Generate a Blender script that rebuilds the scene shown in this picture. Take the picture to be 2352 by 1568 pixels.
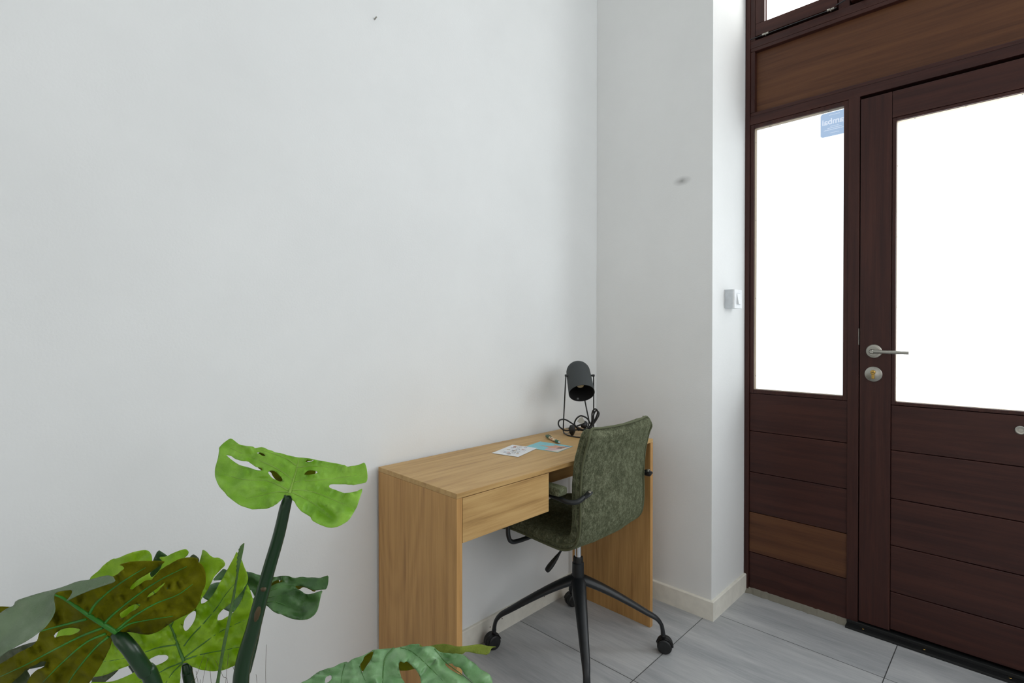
import bpy, bmesh, math, random
import numpy as np
from mathutils import Vector, Matrix, noise
from mathutils.geometry import delaunay_2d_cdt

# ------------------------------------------------------------------ clear
for o in list(bpy.data.objects):
    bpy.data.objects.remove(o, do_unlink=True)
SC = bpy.context.scene
COL = SC.collection
random.seed(4)

# ------------------------------------------------------------------ camera
FPX, YAW, PITCH = 1210.51, 0.7714, -0.0072
CAM = np.array((-2.109, -1.4767, 1.183))
SX, SY = -1.525, -17.257
cd = bpy.data.cameras.new('camera')
cam = bpy.data.objects.new('camera', cd)
COL.objects.link(cam)
cam.location = CAM
cam.rotation_euler = (math.pi/2 + PITCH, 0, YAW - math.pi/2)
cd.sensor_width = 36.0
cd.lens = FPX/2352*36.0
cd.shift_x = -SX/2352
cd.shift_y = SY/2352
cd.clip_start = 0.02
SC.camera = cam

# ------------------------------------------------------------------ colour management, world
SC.view_settings.view_transform = 'Standard'
SC.view_settings.look = 'None'
SC.view_settings.gamma = 1.0
SC.view_settings.use_curve_mapping = False
SC.view_settings.exposure = 0.0
W = bpy.data.worlds.new('world'); SC.world = W
W.use_nodes = True
W.node_tree.nodes['Background'].inputs[0].default_value = (0.75, 0.86, 1.0, 1)
W.node_tree.nodes['Background'].inputs[1].default_value = 1.0
try:
    SC.cycles.use_denoising = True
    SC.cycles.max_bounces = 10
    SC.cycles.diffuse_bounces = 6
except Exception:
    pass
PANE = 5.4          # radiance of the frosted daylight panes in the entrance joinery
REAR = 1.28  # strength of the added fill panel in the rear wall
RIGHT = 2.45          # strength of the made-up fill panel in the right wall
def area(name, loc, rot, sx, sy, power, color):
    l = bpy.data.lights.new(name, 'AREA'); l.shape = 'RECTANGLE'
    l.size = sx; l.size_y = sy; l.energy = power; l.color = color
    o = bpy.data.objects.new(name, l); COL.objects.link(o)
    o.location = loc; o.rotation_euler = rot
    return o

# ------------------------------------------------------------------ helpers
F = np.array([math.cos(YAW)*math.cos(PITCH), math.sin(YAW)*math.cos(PITCH), math.sin(PITCH)])
R = np.array([math.sin(YAW), -math.cos(YAW), 0.0]); U = np.cross(R, F)
def at(x, y, d):
    return CAM + (F + R*(x-1176-SX)/FPX - U*(y-784-SY)/FPX)*d

def srgb(r, g, b):
    f = lambda c: (c/255/12.92) if c/255 <= .04045 else ((c/255+.055)/1.055)**2.4
    return (f(r), f(g), f(b), 1)

class N:
    """tiny node helper"""
    def __init__(s, name):
        s.m = bpy.data.materials.new(name); s.m.use_nodes = True
        s.t = s.m.node_tree; s.b = s.t.nodes['Principled BSDF']; s.out = s.t.nodes['Material Output']
    def n(s, typ, **kw):
        nd = s.t.nodes.new(typ)
        for k, v in kw.items():
            if k.startswith('_'): setattr(nd, k[1:], v)
            else: nd.inputs[k.replace('__', ' ')].default_value = v
        return nd
    def l(s, a, ao, b, bi): s.t.links.new(a.outputs[ao], b.inputs[bi])
    def coords(s, scale=(1, 1, 1), rot=(0, 0, 0)):
        tc = s.n('ShaderNodeTexCoord'); mp = s.n('ShaderNodeMapping')
        mp.inputs['Scale'].default_value = scale; mp.inputs['Rotation'].default_value = rot
        s.l(tc, 'Object', mp, 0); return mp
    def ramp(s, stops):
        r = s.n('ShaderNodeValToRGB'); e = r.color_ramp.elements
        while len(e) < len(stops): e.new(.5)
        for i, (p, c) in enumerate(stops): e[i].position = p; e[i].color = c
        return r
    def bump(s, src, out, strength=.2, dist=.002):
        b = s.n('ShaderNodeBump', Strength=strength, Distance=dist)
        s.l(src, out, b, 'Height'); s.l(b, 0, s.b, 'Normal'); return b

def plain(name, col, rough=.5, metal=0.0, bumpscale=None, bstr=.1, spec=None):
    k = N(name); k.b.inputs['Roughness'].default_value = rough; k.b.inputs['Metallic'].default_value = metal
    if spec is not None: k.b.inputs['Specular IOR Level'].default_value = spec
    mp = k.coords(); nz = k.n('ShaderNodeTexNoise', Scale=bumpscale or 60.0, Detail=4.0)
    k.l(mp, 0, nz, 'Vector')
    c2 = tuple(c*.9 for c in col[:3])+(1,)
    r = k.ramp([(.3, c2), (.7, col)]); k.l(nz, 0, r, 0); k.l(r, 0, k.b, 'Base Color')
    if bumpscale: k.bump(nz, 0, bstr, .001)
    return k.m

def wall_paint(name, col, smudge=False):
    k = N(name); k.b.inputs['Roughness'].default_value = .75
    k.b.inputs['Specular IOR Level'].default_value = .25
    mp = k.coords(); n1 = k.n('ShaderNodeTexNoise', Scale=2.2, Detail=5.0, Roughness=.6); k.l(mp, 0, n1, 'Vector')
    c2 = tuple(c*.955 for c in col[:3])+(1,)
    r = k.ramp([(.35, c2), (.65, col)]); k.l(n1, 0, r, 0)
    last, lo = r, 0
    if smudge:      # grey scuff left on the paint
        sm = k.n('ShaderNodeMapping'); tc = k.n('ShaderNodeTexCoord'); k.l(tc, 'Object', sm, 0)
        sm.inputs['Location'].default_value = (0, .435/.045, -1.815/.022)
        sm.inputs['Scale'].default_value = (0, 1/.045, 1/.022)
        g = k.n('ShaderNodeTexGradient', _gradient_type='SPHERICAL')
        n3 = k.n('ShaderNodeTexNoise', Scale=25.0, Detail=3.0); k.l(tc, 'Object', n3, 'Vector')
        k.l(sm, 0, g, 0)
        mu = k.n('ShaderNodeMath', _operation='MULTIPLY'); k.l(g, 'Fac' if 'Fac' in g.outputs else 1, mu, 0); k.l(n3, 0, mu, 1)
        mx = k.n('ShaderNodeMixRGB'); k.l(mu, 0, mx, 0); k.l(r, 0, mx, 1); mx.inputs[2].default_value = srgb(105, 105, 103)
        last = mx
    k.l(last, 0, k.b, 'Base Color')
    n2 = k.n('ShaderNodeTexNoise', Scale=170.0, Detail=3.0); k.l(mp, 0, n2, 'Vector')
    k.bump(n2, 0, .25, .0012)
    return k.m

def wood(name, axis, c1, c2, c3, rough=.45, sc=1.0, knots=.5, bstr=.15, spots=False):
    """grain runs along axis: fibre streaks + cathedral rings"""
    k = N(name); k.b.inputs['Roughness'].default_value = rough
    k.b.inputs['Specular IOR Level'].default_value = .28
    s1 = [55.0*sc]*3; s1[axis] = 2.2*sc
    s2 = [3.2*sc]*3; s2[axis] = .8*sc
    s3 = [420.0*sc]*3; s3[axis] = 14.0*sc
    a = k.coords(tuple(s1)); b = k.coords(tuple(s2)); c = k.coords(tuple(s3))
    n1 = k.n('ShaderNodeTexNoise', Scale=1.0, Detail=5.0, Roughness=.6, Distortion=.3); k.l(a, 0, n1, 'Vector')
    n2 = k.n('ShaderNodeTexNoise', Scale=1.0, Detail=1.5, Roughness=.4, Distortion=.6); k.l(b, 0, n2, 'Vector')
    n3 = k.n('ShaderNodeTexNoise', Scale=1.0, Detail=2.0); k.l(c, 0, n3, 'Vector')
    m = k.n('ShaderNodeMath', _operation='MULTIPLY'); k.l(n2, 0, m, 0); m.inputs[1].default_value = 11.0
    sn = k.n('ShaderNodeMath', _operation='SINE'); m2 = k.n('ShaderNodeMath', _operation='MULTIPLY'); k.l(m, 0, m2, 0); m2.inputs[1].default_value = 6.28
    k.l(m2, 0, sn, 0)
    mr = k.n('ShaderNodeMapRange'); k.l(sn, 0, mr, 0); mr.inputs[1].default_value = -1; mr.inputs[2].default_value = 1
    mix = k.n('ShaderNodeMath', _operation='MULTIPLY_ADD'); k.l(mr, 0, mix, 0); mix.inputs[1].default_value = .16*knots; k.l(n1, 0, mix, 2)
    mix2 = k.n('ShaderNodeMath', _operation='MULTIPLY_ADD'); k.l(n3, 0, mix2, 0); mix2.inputs[1].default_value = .30; k.l(mix, 0, mix2, 2)
    r = k.ramp([(.42, c1), (.62, c2), (.85, c3)]); k.l(mix2, 0, r, 0)
    if spots:
        s4 = [9.0]*3; s4[axis] = 3.0
        d_ = k.coords(tuple(s4)); vo = k.n('ShaderNodeTexVoronoi', Scale=.8); k.l(d_, 0, vo, 'Vector')
        kr = k.ramp([(.0, (1, 1, 1, 1)), (.035, (.6, .6, .6, 1)), (.10, (0, 0, 0, 1))]); k.l(vo, 0, kr, 0)
        mk = k.n('ShaderNodeMixRGB'); k.l(kr, 0, mk, 0); k.l(r, 0, mk, 1); mk.inputs[2].default_value = tuple(c*.42 for c in c1[:3])+(1,)
        k.l(mk, 0, k.b, 'Base Color')
    else: k.l(r, 0, k.b, 'Base Color')
    k.bump(mix2, 0, bstr, .001)
    return k.m

def tile_floor():
    k = N('grey_stone_tile'); k.b.inputs['Roughness'].default_value = .42
    tc = k.n('ShaderNodeTexCoord'); sp = k.n('ShaderNodeSeparateXYZ'); k.l(tc, 'Object', sp, 0)
    def edge(out, off):
        a = k.n('ShaderNodeMath', _operation='SUBTRACT'); k.l(sp, out, a, 0); a.inputs[1].default_value = off
        d = k.n('ShaderNodeMath', _operation='DIVIDE'); k.l(a, 0, d, 0); d.inputs[1].default_value = .606
        fl = k.n('ShaderNodeMath', _operation='FLOOR'); k.l(d, 0, fl, 0)
        fr = k.n('ShaderNodeMath', _operation='FRACT'); k.l(d, 0, fr, 0)
        s = k.n('ShaderNodeMath', _operation='SUBTRACT'); k.l(fr, 0, s, 0); s.inputs[1].default_value = .5
        ab = k.n('ShaderNodeMath', _operation='ABSOLUTE'); k.l(s, 0, ab, 0)
        return fl, ab
    fx, ex = edge('X', .055); fy, ey = edge('Y', -.536)
    mx = k.n('ShaderNodeMath', _operation='MAXIMUM'); k.l(ex, 0, mx, 0); k.l(ey, 0, mx, 1)
    gt = k.n('ShaderNodeMath', _operation='GREATER_THAN'); k.l(mx, 0, gt, 0); gt.inputs[1].default_value = .4975
    cb = k.n('ShaderNodeCombineXYZ'); k.l(fx, 0, cb, 0); k.l(fy, 0, cb, 1)
    wn = k.n('ShaderNodeTexWhiteNoise'); k.l(cb, 0, wn, 0)
    m1 = k.coords((9, 1.3, 1)); n1 = k.n('ShaderNodeTexNoise', Scale=1.0, Detail=6.0, Roughness=.62, Distortion=.5)
    add = k.n('ShaderNodeVectorMath', _operation='MULTIPLY_ADD'); k.l(cb, 0, add, 0); add.inputs[1].default_value = (7.3, 5.1, 3); k.l(m1, 0, add, 2)
    k.l(add, 0, n1, 'Vector')
    m2 = k.coords((140, 12, 1)); n2 = k.n('ShaderNodeTexNoise', Scale=1.0, Detail=3.0); k.l(m2, 0, n2, 'Vector')
    ma = k.n('ShaderNodeMath', _operation='MULTIPLY_ADD'); k.l(n2, 0, ma, 0); ma.inputs[1].default_value = .35; k.l(n1, 0, ma, 2)
    r = k.ramp([(.40, srgb(148, 151, 154)), (.66, srgb(176, 178, 180)), (.92, srgb(200, 201, 201))]); k.l(ma, 0, r, 0)
    hv = k.n('ShaderNodeHueSaturation'); vv = k.n('ShaderNodeMapRange'); k.l(wn, 0, vv, 0); vv.inputs[3].default_value = .93; vv.inputs[4].default_value = 1.06
    k.l(vv, 0, hv, 'Value'); k.l(r, 0, hv, 'Color')
    mg = k.n('ShaderNodeMixRGB'); k.l(gt, 0, mg, 0); k.l(hv, 0, mg, 1); mg.inputs[2].default_value = srgb(70, 72, 72)
    k.l(mg, 0, k.b, 'Base Color')
    inv = k.n('ShaderNodeMath', _operation='MULTIPLY_ADD'); k.l(gt, 0, inv, 0); inv.inputs[1].default_value = -1.5; k.l(ma, 0, inv, 2)
    k.bump(inv, 0, .25, .001)
    return k.m

def fabric():
    k = N('green_chenille'); k.b.inputs['Roughness'].default_value = .95
    k.b.inputs['Specular IOR Level'].default_value = .1
    k.b.inputs['Sheen Weight'].default_value = .35; k.b.inputs['Sheen Roughness'].default_value = .5
    k.b.inputs['Sheen Tint'].default_value = srgb(150, 160, 120)
    mp = k.coords((1, 1, .8)); n1 = k.n('ShaderNodeTexNoise', Scale=190.0, Detail=6.0, Roughness=.8); k.l(mp, 0, n1, 'Vector')
    n2 = k.n('ShaderNodeTexNoise', Scale=60.0, Detail=4.0); k.l(mp, 0, n2, 'Vector')
    ma = k.n('ShaderNodeMath', _operation='MULTIPLY_ADD'); k.l(n2, 0, ma, 0); ma.inputs[1].default_value = .45; k.l(n1, 0, ma, 2)
    r = k.ramp([(.56, srgb(54, 57, 42)), (.73, srgb(84, 87, 68)), (.90, srgb(124, 126, 104))]); k.l(ma, 0, r, 0); k.l(r, 0, k.b, 'Base Color')
    k.bump(ma, 0, .5, .002)
    return k.m

def leafmat(name, c1, c2, trans=.3, rough=.4):
    k = N(name); k.b.inputs['Roughness'].default_value = rough
    if rough > .55: k.b.inputs['Specular IOR Level'].default_value = .12
    mp = k.coords(); n1 = k.n('ShaderNodeTexNoise', Scale=26.0, Detail=5.0); k.l(mp, 0, n1, 'Vector')
    n2 = k.n('ShaderNodeTexNoise', Scale=700.0, Detail=2.0); k.l(mp, 0, n2, 'Vector')
    ma = k.n('ShaderNodeMath', _operation='MULTIPLY_ADD'); k.l(n2, 0, ma, 0); ma.inputs[1].default_value = .25; k.l(n1, 0, ma, 2)
    r = k.ramp([(.45, c1), (.80, c2)]); k.l(ma, 0, r, 0); k.l(r, 0, k.b, 'Base Color')
    k.bump(ma, 0, .12, .001)
    tr = k.n('ShaderNodeBsdfTranslucent'); k.l(r, 0, tr, 0)
    mx = k.n('ShaderNodeMixShader'); mx.inputs[0].default_value = trans
    k.l(k.b, 0, mx, 1); k.l(tr, 0, mx, 2); k.l(mx, 0, k.out, 0)
    return k.m

def emit(name, col, strength):
    k = N(name); k.b.inputs['Base Color'].default_value = (.05, .05, .05, 1)
    k.b.inputs['Emission Color'].default_value = col; k.b.inputs['Emission Strength'].default_value = strength
    k.b.inputs['Roughness'].default_value = .3
    return k.m

M = {}
M['wall'] = wall_paint('white_wall_paint', srgb(232, 234, 234))
M['pier'] = wall_paint('white_pier_paint', srgb(230, 231, 230), smudge=True)
M['base'] = plain('cream_baseboard_paint', srgb(236, 233, 222), .5, bumpscale=30.0, bstr=.05)
M['floor'] = tile_floor()
oakc = (srgb(150, 116, 72), srgb(180, 144, 92), srgb(194, 159, 106))
M['oak_x'] = wood('oak_grain_lengthwise', 0, *oakc, knots=.9, spots=True)
M['oak_z'] = wood('oak_grain_upright', 2, srgb(152, 110, 66), srgb(178, 135, 82), srgb(194, 150, 94), knots=.8, spots=True)
mah = (srgb(44, 22, 20), srgb(54, 28, 24), srgb(66, 36, 29))
M['mah_y'] = wood('mahogany_grain_level', 1, *mah, rough=.42, knots=.35, bstr=.06)
M['mah_z'] = wood('mahogany_grain_upright', 2, *mah, rough=.42, knots=.2, bstr=.06)
M['mah_warm'] = wood('mahogany_panel_warm', 1, srgb(68, 40, 24), srgb(82, 50, 31), srgb(94, 60, 37), rough=.45, sc=.6, knots=.4, bstr=.05)
M['reveal'] = plain('pale_glazing_strip', srgb(158, 142, 120), .6)
M['pane'] = emit('frosted_daylight_glass', (.90, .965, 1, 1), PANE)
M['pane_side'] = emit('side_light_glass', (.90, .965, 1, 1), PANE*.28)
M['pane_up'] = emit('upper_daylight_glass', (.97, .98, .96, 1), PANE)
M['fill_right'] = emit('right_fill_glow', (.97, .985, 1, 1), RIGHT)
M['fill_rear'] = emit('rear_fill_glow', (1, .965, .93, 1), REAR)
M['steel'] = plain('brushed_steel', srgb(168, 166, 158), .34, 1.0, bumpscale=200.0, bstr=.03)
M['chrome'] = plain('polished_chrome', srgb(210, 212, 215), .12, 1.0)
M['brass'] = plain('brass', srgb(196, 160, 88), .25, 1.0)
M['blackmetal'] = plain('black_powder_coat', srgb(24, 27, 30), .42)
M['blackplastic'] = plain('black_plastic', srgb(17, 18, 19), .5)
M['black'] = plain('black_rubber', srgb(14, 16, 17), .6)
M['lamp'] = plain('matt_charcoal_metal', srgb(58, 62, 63), .75, bumpscale=400.0, bstr=.08)
M['lampin'] = plain('lamp_inner_black', srgb(14, 14, 15), .8)
M['fabric'] = fabric()
M['welt'] = plain('green_welt', srgb(88, 92, 66), .9, bumpscale=300.0, bstr=.2)
M['white'] = plain('white_plastic', srgb(232, 234, 236), .35)
M['greyplastic'] = plain('grey_switch_plastic', srgb(205, 210, 214), .4)
M['mortar'] = plain('mortar', srgb(122, 118, 106), .9, bumpscale=40.0, bstr=.6)
M['lime'] = leafmat('leaf_lime', srgb(130, 190, 40), srgb(166, 220, 80), .35, .38)
M['mid'] = leafmat('leaf_mid', srgb(136, 186, 8), srgb(172, 216, 44), .35, .38)
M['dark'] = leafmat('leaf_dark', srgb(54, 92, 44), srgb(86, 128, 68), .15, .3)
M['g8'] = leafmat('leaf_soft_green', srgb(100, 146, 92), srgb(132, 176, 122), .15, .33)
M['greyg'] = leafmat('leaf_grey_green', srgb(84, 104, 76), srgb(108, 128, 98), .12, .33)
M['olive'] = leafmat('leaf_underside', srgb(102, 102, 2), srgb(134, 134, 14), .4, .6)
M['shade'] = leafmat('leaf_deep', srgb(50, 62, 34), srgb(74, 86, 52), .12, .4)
M['veinlight'] = leafmat('vein_light', srgb(120, 160, 50), srgb(150, 190, 80), .1, .4)
M['veindark'] = leafmat('vein_dark', srgb(60, 104, 48), srgb(84, 130, 60), .1, .4)
M['veingreen'] = leafmat('vein_green', srgb(40, 120, 30), srgb(70, 150, 50), .2, .45)
M['stem'] = plain('stem_dark_green', srgb(18, 52, 22), .3, bumpscale=14.0, bstr=.15)
M['stembrown'] = plain('stem_brown_patch', srgb(78, 62, 34), .45, bumpscale=30.0, bstr=.15)
M['thin'] = leafmat('thin_blade', srgb(62, 92, 42), srgb(88, 120, 60), .1, .4)
M['fibre'] = plain('brown_fibre', srgb(90, 80, 62), .9)
M['pot'] = plain('grey_pot', srgb(120, 120, 118), .7, bumpscale=20.0, bstr=.1)
M['soil'] = plain('moss', srgb(70, 62, 40), .95, bumpscale=60.0, bstr=.8)

def new_obj(name, bm, mat, parent=None, smooth=False, autos=None):
    me = bpy.data.meshes.new(name)
    if bm is not None:
        bmesh.ops.recalc_face_normals(bm, faces=bm.faces) if autos is None else None
        bm.to_mesh(me); bm.free()
    o = bpy.data.objects.new(name, me); COL.objects.link(o)
    for m in (mat if isinstance(mat, (list, tuple)) else [mat]): me.materials.append(m)
    if smooth:
        for p in me.polygons: p.use_smooth = True
    if parent is not None:
        o.parent = parent
        o.matrix_parent_inverse = Matrix.Translation(-Vector(parent.location))
    return o
def empty(name, loc, label=None, cat=None, group=None, kind=None):
    o = bpy.data.objects.new(name, None); COL.objects.link(o); o.location = loc; o.empty_display_size = .05
    tag(o, label, cat, group, kind); return o
def tag(o, label=None, cat=None, group=None, kind=None):
    if label: o['label'] = label
    if cat: o['category'] = cat
    if group: o['group'] = group
    if kind: o['kind'] = kind
    return o
def bm_box(bm, lo, hi, bev=0.0):
    vs = [bm.verts.new((x, y, z)) for x in (lo[0], hi[0]) for y in (lo[1], hi[1]) for z in (lo[2], hi[2])]
    q = [(0, 1, 3, 2), (4, 6, 7, 5), (0, 4, 5, 1), (2, 3, 7, 6), (0, 2, 6, 4), (1, 5, 7, 3)]
    fs = [bm.faces.new([vs[i] for i in f]) for f in q]
    if bev:
        es = {e for f in fs for e in f.edges}
        bmesh.ops.bevel(bm, geom=list(es), offset=bev, segments=2, affect='EDGES', profile=.6)
    return bm
def box(name, lo, hi, mat, parent=None, bev=0.0, rot=None):
    lo2 = [min(a, b) for a, b in zip(lo, hi)]; hi2 = [max(a, b) for a, b in zip(lo, hi)]
    bm = bm_box(bmesh.new(), lo2, hi2, bev)
    if rot:      # (angle about z, pivot)
        bmesh.ops.rotate(bm, verts=bm.verts, cent=rot[1], matrix=Matrix.Rotation(rot[0], 3, 'Z'))
    return new_obj(name, bm, mat, parent)
def struct(name, lo, hi, mat, bev=0.0):
    return tag(box(name, lo, hi, mat, None, bev), kind='structure')
def catmull(pts, n=8):
    P = [Vector(p) for p in pts]
    if len(P) < 3: return P
    P = [P[0]*2-P[1]] + P + [P[-1]*2-P[-2]]
    out = []
    for i in range(1, len(P)-2):
        for k in range(n):
            t = k/n
            out.append(.5*((2*P[i]) + (-P[i-1]+P[i+1])*t + (2*P[i-1]-5*P[i]+4*P[i+1]-P[i+2])*t*t + (-P[i-1]+3*P[i]-3*P[i+1]+P[i+2])*t**3))
    out.append(P[-2]); return out
def bm_tube(bm, pts, rad, seg=12, cap=True, squash=1.0, closed=False):
    P = [Vector(p) for p in pts]; n = len(P)
    rs = rad if isinstance(rad, (list, tuple)) else [rad]*n
    up = Vector((0, 0, 1)); rings = []; prev = None
    for i in range(n):
        if closed: t = (P[(i+1) % n]-P[i-1]).normalized()
        else: t = (P[min(i+1, n-1)]-P[max(i-1, 0)]).normalized()
        if prev is None:
            a = up if abs(t.dot(up)) < .95 else Vector((1, 0, 0))
            s = t.cross(a).normalized()
        else:
            s = (prev - t*prev.dot(t)).normalized()
        prev = s; b = t.cross(s)
        rings.append([bm.verts.new(P[i] + (s*math.cos(2*math.pi*k/seg) + b*math.sin(2*math.pi*k/seg)*squash)*rs[i]) for k in range(seg)])
    for i in range(n-1 + (1 if closed else 0)):
        a, b = rings[i], rings[(i+1) % n]
        for k in range(seg): bm.faces.new((a[k], a[(k+1) % seg], b[(k+1) % seg], b[k]))
    if cap and not closed:
        bm.faces.new(rings[0][::-1]); bm.faces.new(rings[-1])
    return bm
def tube(name, pts, rad, mat, parent=None, seg=12, squash=1.0):
    return new_obj(name, bm_tube(bmesh.new(), pts, rad, seg, True, squash), mat, parent, smooth=True)
def bm_lathe(bm, prof, origin, axis=(0, 0, 1), seg=32):
    """prof: (radius, distance along axis)"""
    ax = Vector(axis).normalized(); o = Vector(origin)
    s = ax.orthogonal().normalized(); b = ax.cross(s); rings = []
    for r, h in prof:
        if r < 1e-6: rings.append([bm.verts.new(o+ax*h)])
        else: rings.append([bm.verts.new(o+ax*h+(s*math.cos(2*math.pi*k/seg)+b*math.sin(2*math.pi*k/seg))*r) for k in range(seg)])
    for a, c in zip(rings, rings[1:]):
        for k in range(seg):
            if len(a) == 1 and len(c) == 1: break
            if len(a) == 1: bm.faces.new((a[0], c[(k+1) % seg], c[k]))
            elif len(c) == 1: bm.faces.new((a[k], a[(k+1) % seg], c[0]))
            else: bm.faces.new((a[k], a[(k+1) % seg], c[(k+1) % seg], c[k]))
    return bm
def lathe(name, prof, origin, axis, mat, parent=None, seg=32, smooth=True):
    o = new_obj(name, bm_lathe(bmesh.new(), prof, origin, axis, seg), mat, parent, smooth=smooth)
    if smooth:
        md = o.modifiers.new('edges', 'EDGE_SPLIT'); md.split_angle = math.radians(38)
    return o

# ================================================================== ROOM SHELL
Q = .3476           # plane of the entrance joinery
PY = -.5674         # side face of the pier
CEIL, XR, YR = 3.45, -4.3, -3.4
struct('floor', (XR, YR, -.1), (Q+.12, 0, 0), M['floor'])
struct('ceiling', (XR-.1, YR-.1, CEIL), (Q+.2, .1, CEIL+.1), M['wall'])
struct('wall_left', (XR-.1, 0, -.1), (Q+.2, .1, CEIL), M['wall'])
struct('wall_pier', (0, PY, 0), (Q+.10, 0, CEIL), M['pier'], .002)
bm = bmesh.new()                       # walls behind the camera, each opened for an added fill panel
bm_box(bm, (XR-.1, YR, 0), (XR, 0, .3)); bm_box(bm, (XR-.1, YR, 2.7), (XR, 0, CEIL))
bm_box(bm, (XR-.1, YR, .3), (XR, -2.9, 2.7)); bm_box(bm, (XR-.1, -.7, .3), (XR, 0, 2.7))
tag(new_obj('wall_rear', bm, M['wall']), kind='structure')
bm = bmesh.new()
bm_box(bm, (XR, YR-.1, 0), (Q+.2, YR, 1.0)); bm_box(bm, (XR, YR-.1, 2.8), (Q+.2, YR, CEIL))
bm_box(bm, (XR, YR-.1, 1.0), (-1.9, YR, 2.8)); bm_box(bm, (.1, YR-.1, 1.0), (Q+.2, YR, 2.8))
tag(new_obj('wall_right', bm, M['wall']), kind='structure')
struct('added_fill_rear', (XR-.06, -2.9, .3), (XR-.04, -.7, 2.7), M['fill_rear'])  # unseen glowing panel, added to fill the room from behind
struct('added_fill_right', (-1.9, YR-.06, 1.0), (.1, YR-.04, 2.8), M['fill_right'])  # second added glow, brightens the left wall and the floor
bm = bmesh.new()
bm_box(bm, (Q, YR, 0), (Q+.2, -2.42, CEIL)); bm_box(bm, (Q, -2.42, 3.22), (Q+.2, PY, CEIL))
tag(new_obj('wall_front', bm, M['wall']), kind='structure')
# baseboards with eased top edge
def baseboard(name, pts, h=.079, t=.012):
    bm = bmesh.new(); prof = [(0, 0), (t, 0), (t, h-.003), (t-.003, h), (0, h)]
    rows = []
    for (x, y, nx, ny) in pts: rows.append([bm.verts.new((x+nx*a, y+ny*a, z)) for a, z in prof])
    for a, b in zip(rows, rows[1:]):
        for k in range(5): bm.faces.new((a[k], a[(k+1) % 5], b[(k+1) % 5], b[k]))
    bm.faces.new(rows[0]); bm.faces.new(rows[-1][::-1])
    return tag(new_obj(name, bm, M['base']), kind='structure')
bb = baseboard('baseboard_left', [(XR, 0, 0, -1), (-.012, 0, 0, -1)])
for x, z in ((-.72, .043), (-.655, .050), (-.40, .045)):       # screw holes left in the board
    new_obj('screw_hole', bm_lathe(bmesh.new(), [(0, .0002), (.0026, .0004), (.0026, -.001), (0, -.001)], (x, -.012, z), (0, -1, 0), 10), M['stembrown'], bb)
baseboard('baseboard_pier', [(0, 0, -1, 0), (0, PY, -1, -1), (Q, PY, 0, -1)])

# ------------------------------------------------------------------ entrance joinery
y_j0, y_j1 = PY, -.588
T0, T1 = Q, Q+.06
fr = empty('trim_1', (Q, -1.5, 0), kind='structure')
box('jamb', (T0-.004, y_j0-.0005, 0), (T1, y_j1, 3.22), M['mah_z'], fr, .0015)
box('mullion', (T0-.002, -.970, 0), (T1, -1.0085, 2.105), M['mah_z'], fr, .0015)
box('mullion', (T0-.002, -1.9335, 0), (T1, -1.972, 2.105), M['mah_z'], fr, .0015)
box('jamb', (T0-.004, -2.40, 0), (T1, -2.42, 3.22), M['mah_z'], fr, .0015)
box('transom_rail', (T0, y_j1, 2.105), (T1, -2.40, 2.142), M['mah_y'], fr, .0015)
box('upper_rail', (T0, y_j1, 2.446), (T1, -2.40, 2.478), M['mah_y'], fr, .0015)
box('top_rail', (T0, y_j1, 3.16), (T1, -2.40, 3.22), M['mah_y'], fr, .0015)
box('light_stop', (T1, PY, 0), (T1+.012, -2.42, 3.22), M['black'], fr)  # unseen black sheet added to stop outside light leaking through the gaps
# long recessed panel over the door with its moulding
box('moulding', (T0, y_j1, 2.142), (T1, -2.40, 2.158), M['mah_y'], fr, .004)
box('moulding', (T0, y_j1, 2.430), (T1, -2.40, 2.446), M['mah_y'], fr, .004)
box('moulding', (T0, y_j1, 2.158), (T1, y_j1-.020, 2.430), M['mah_z'], fr, .004)
box('moulding', (T0, -2.40, 2.158), (T1, -2.38, 2.430), M['mah_z'], fr, .004)
box('transom_panel', (T0+.024, y_j1, 2.15), (T1-.01, -2.39, 2.44), M['mah_warm'], fr)

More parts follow.
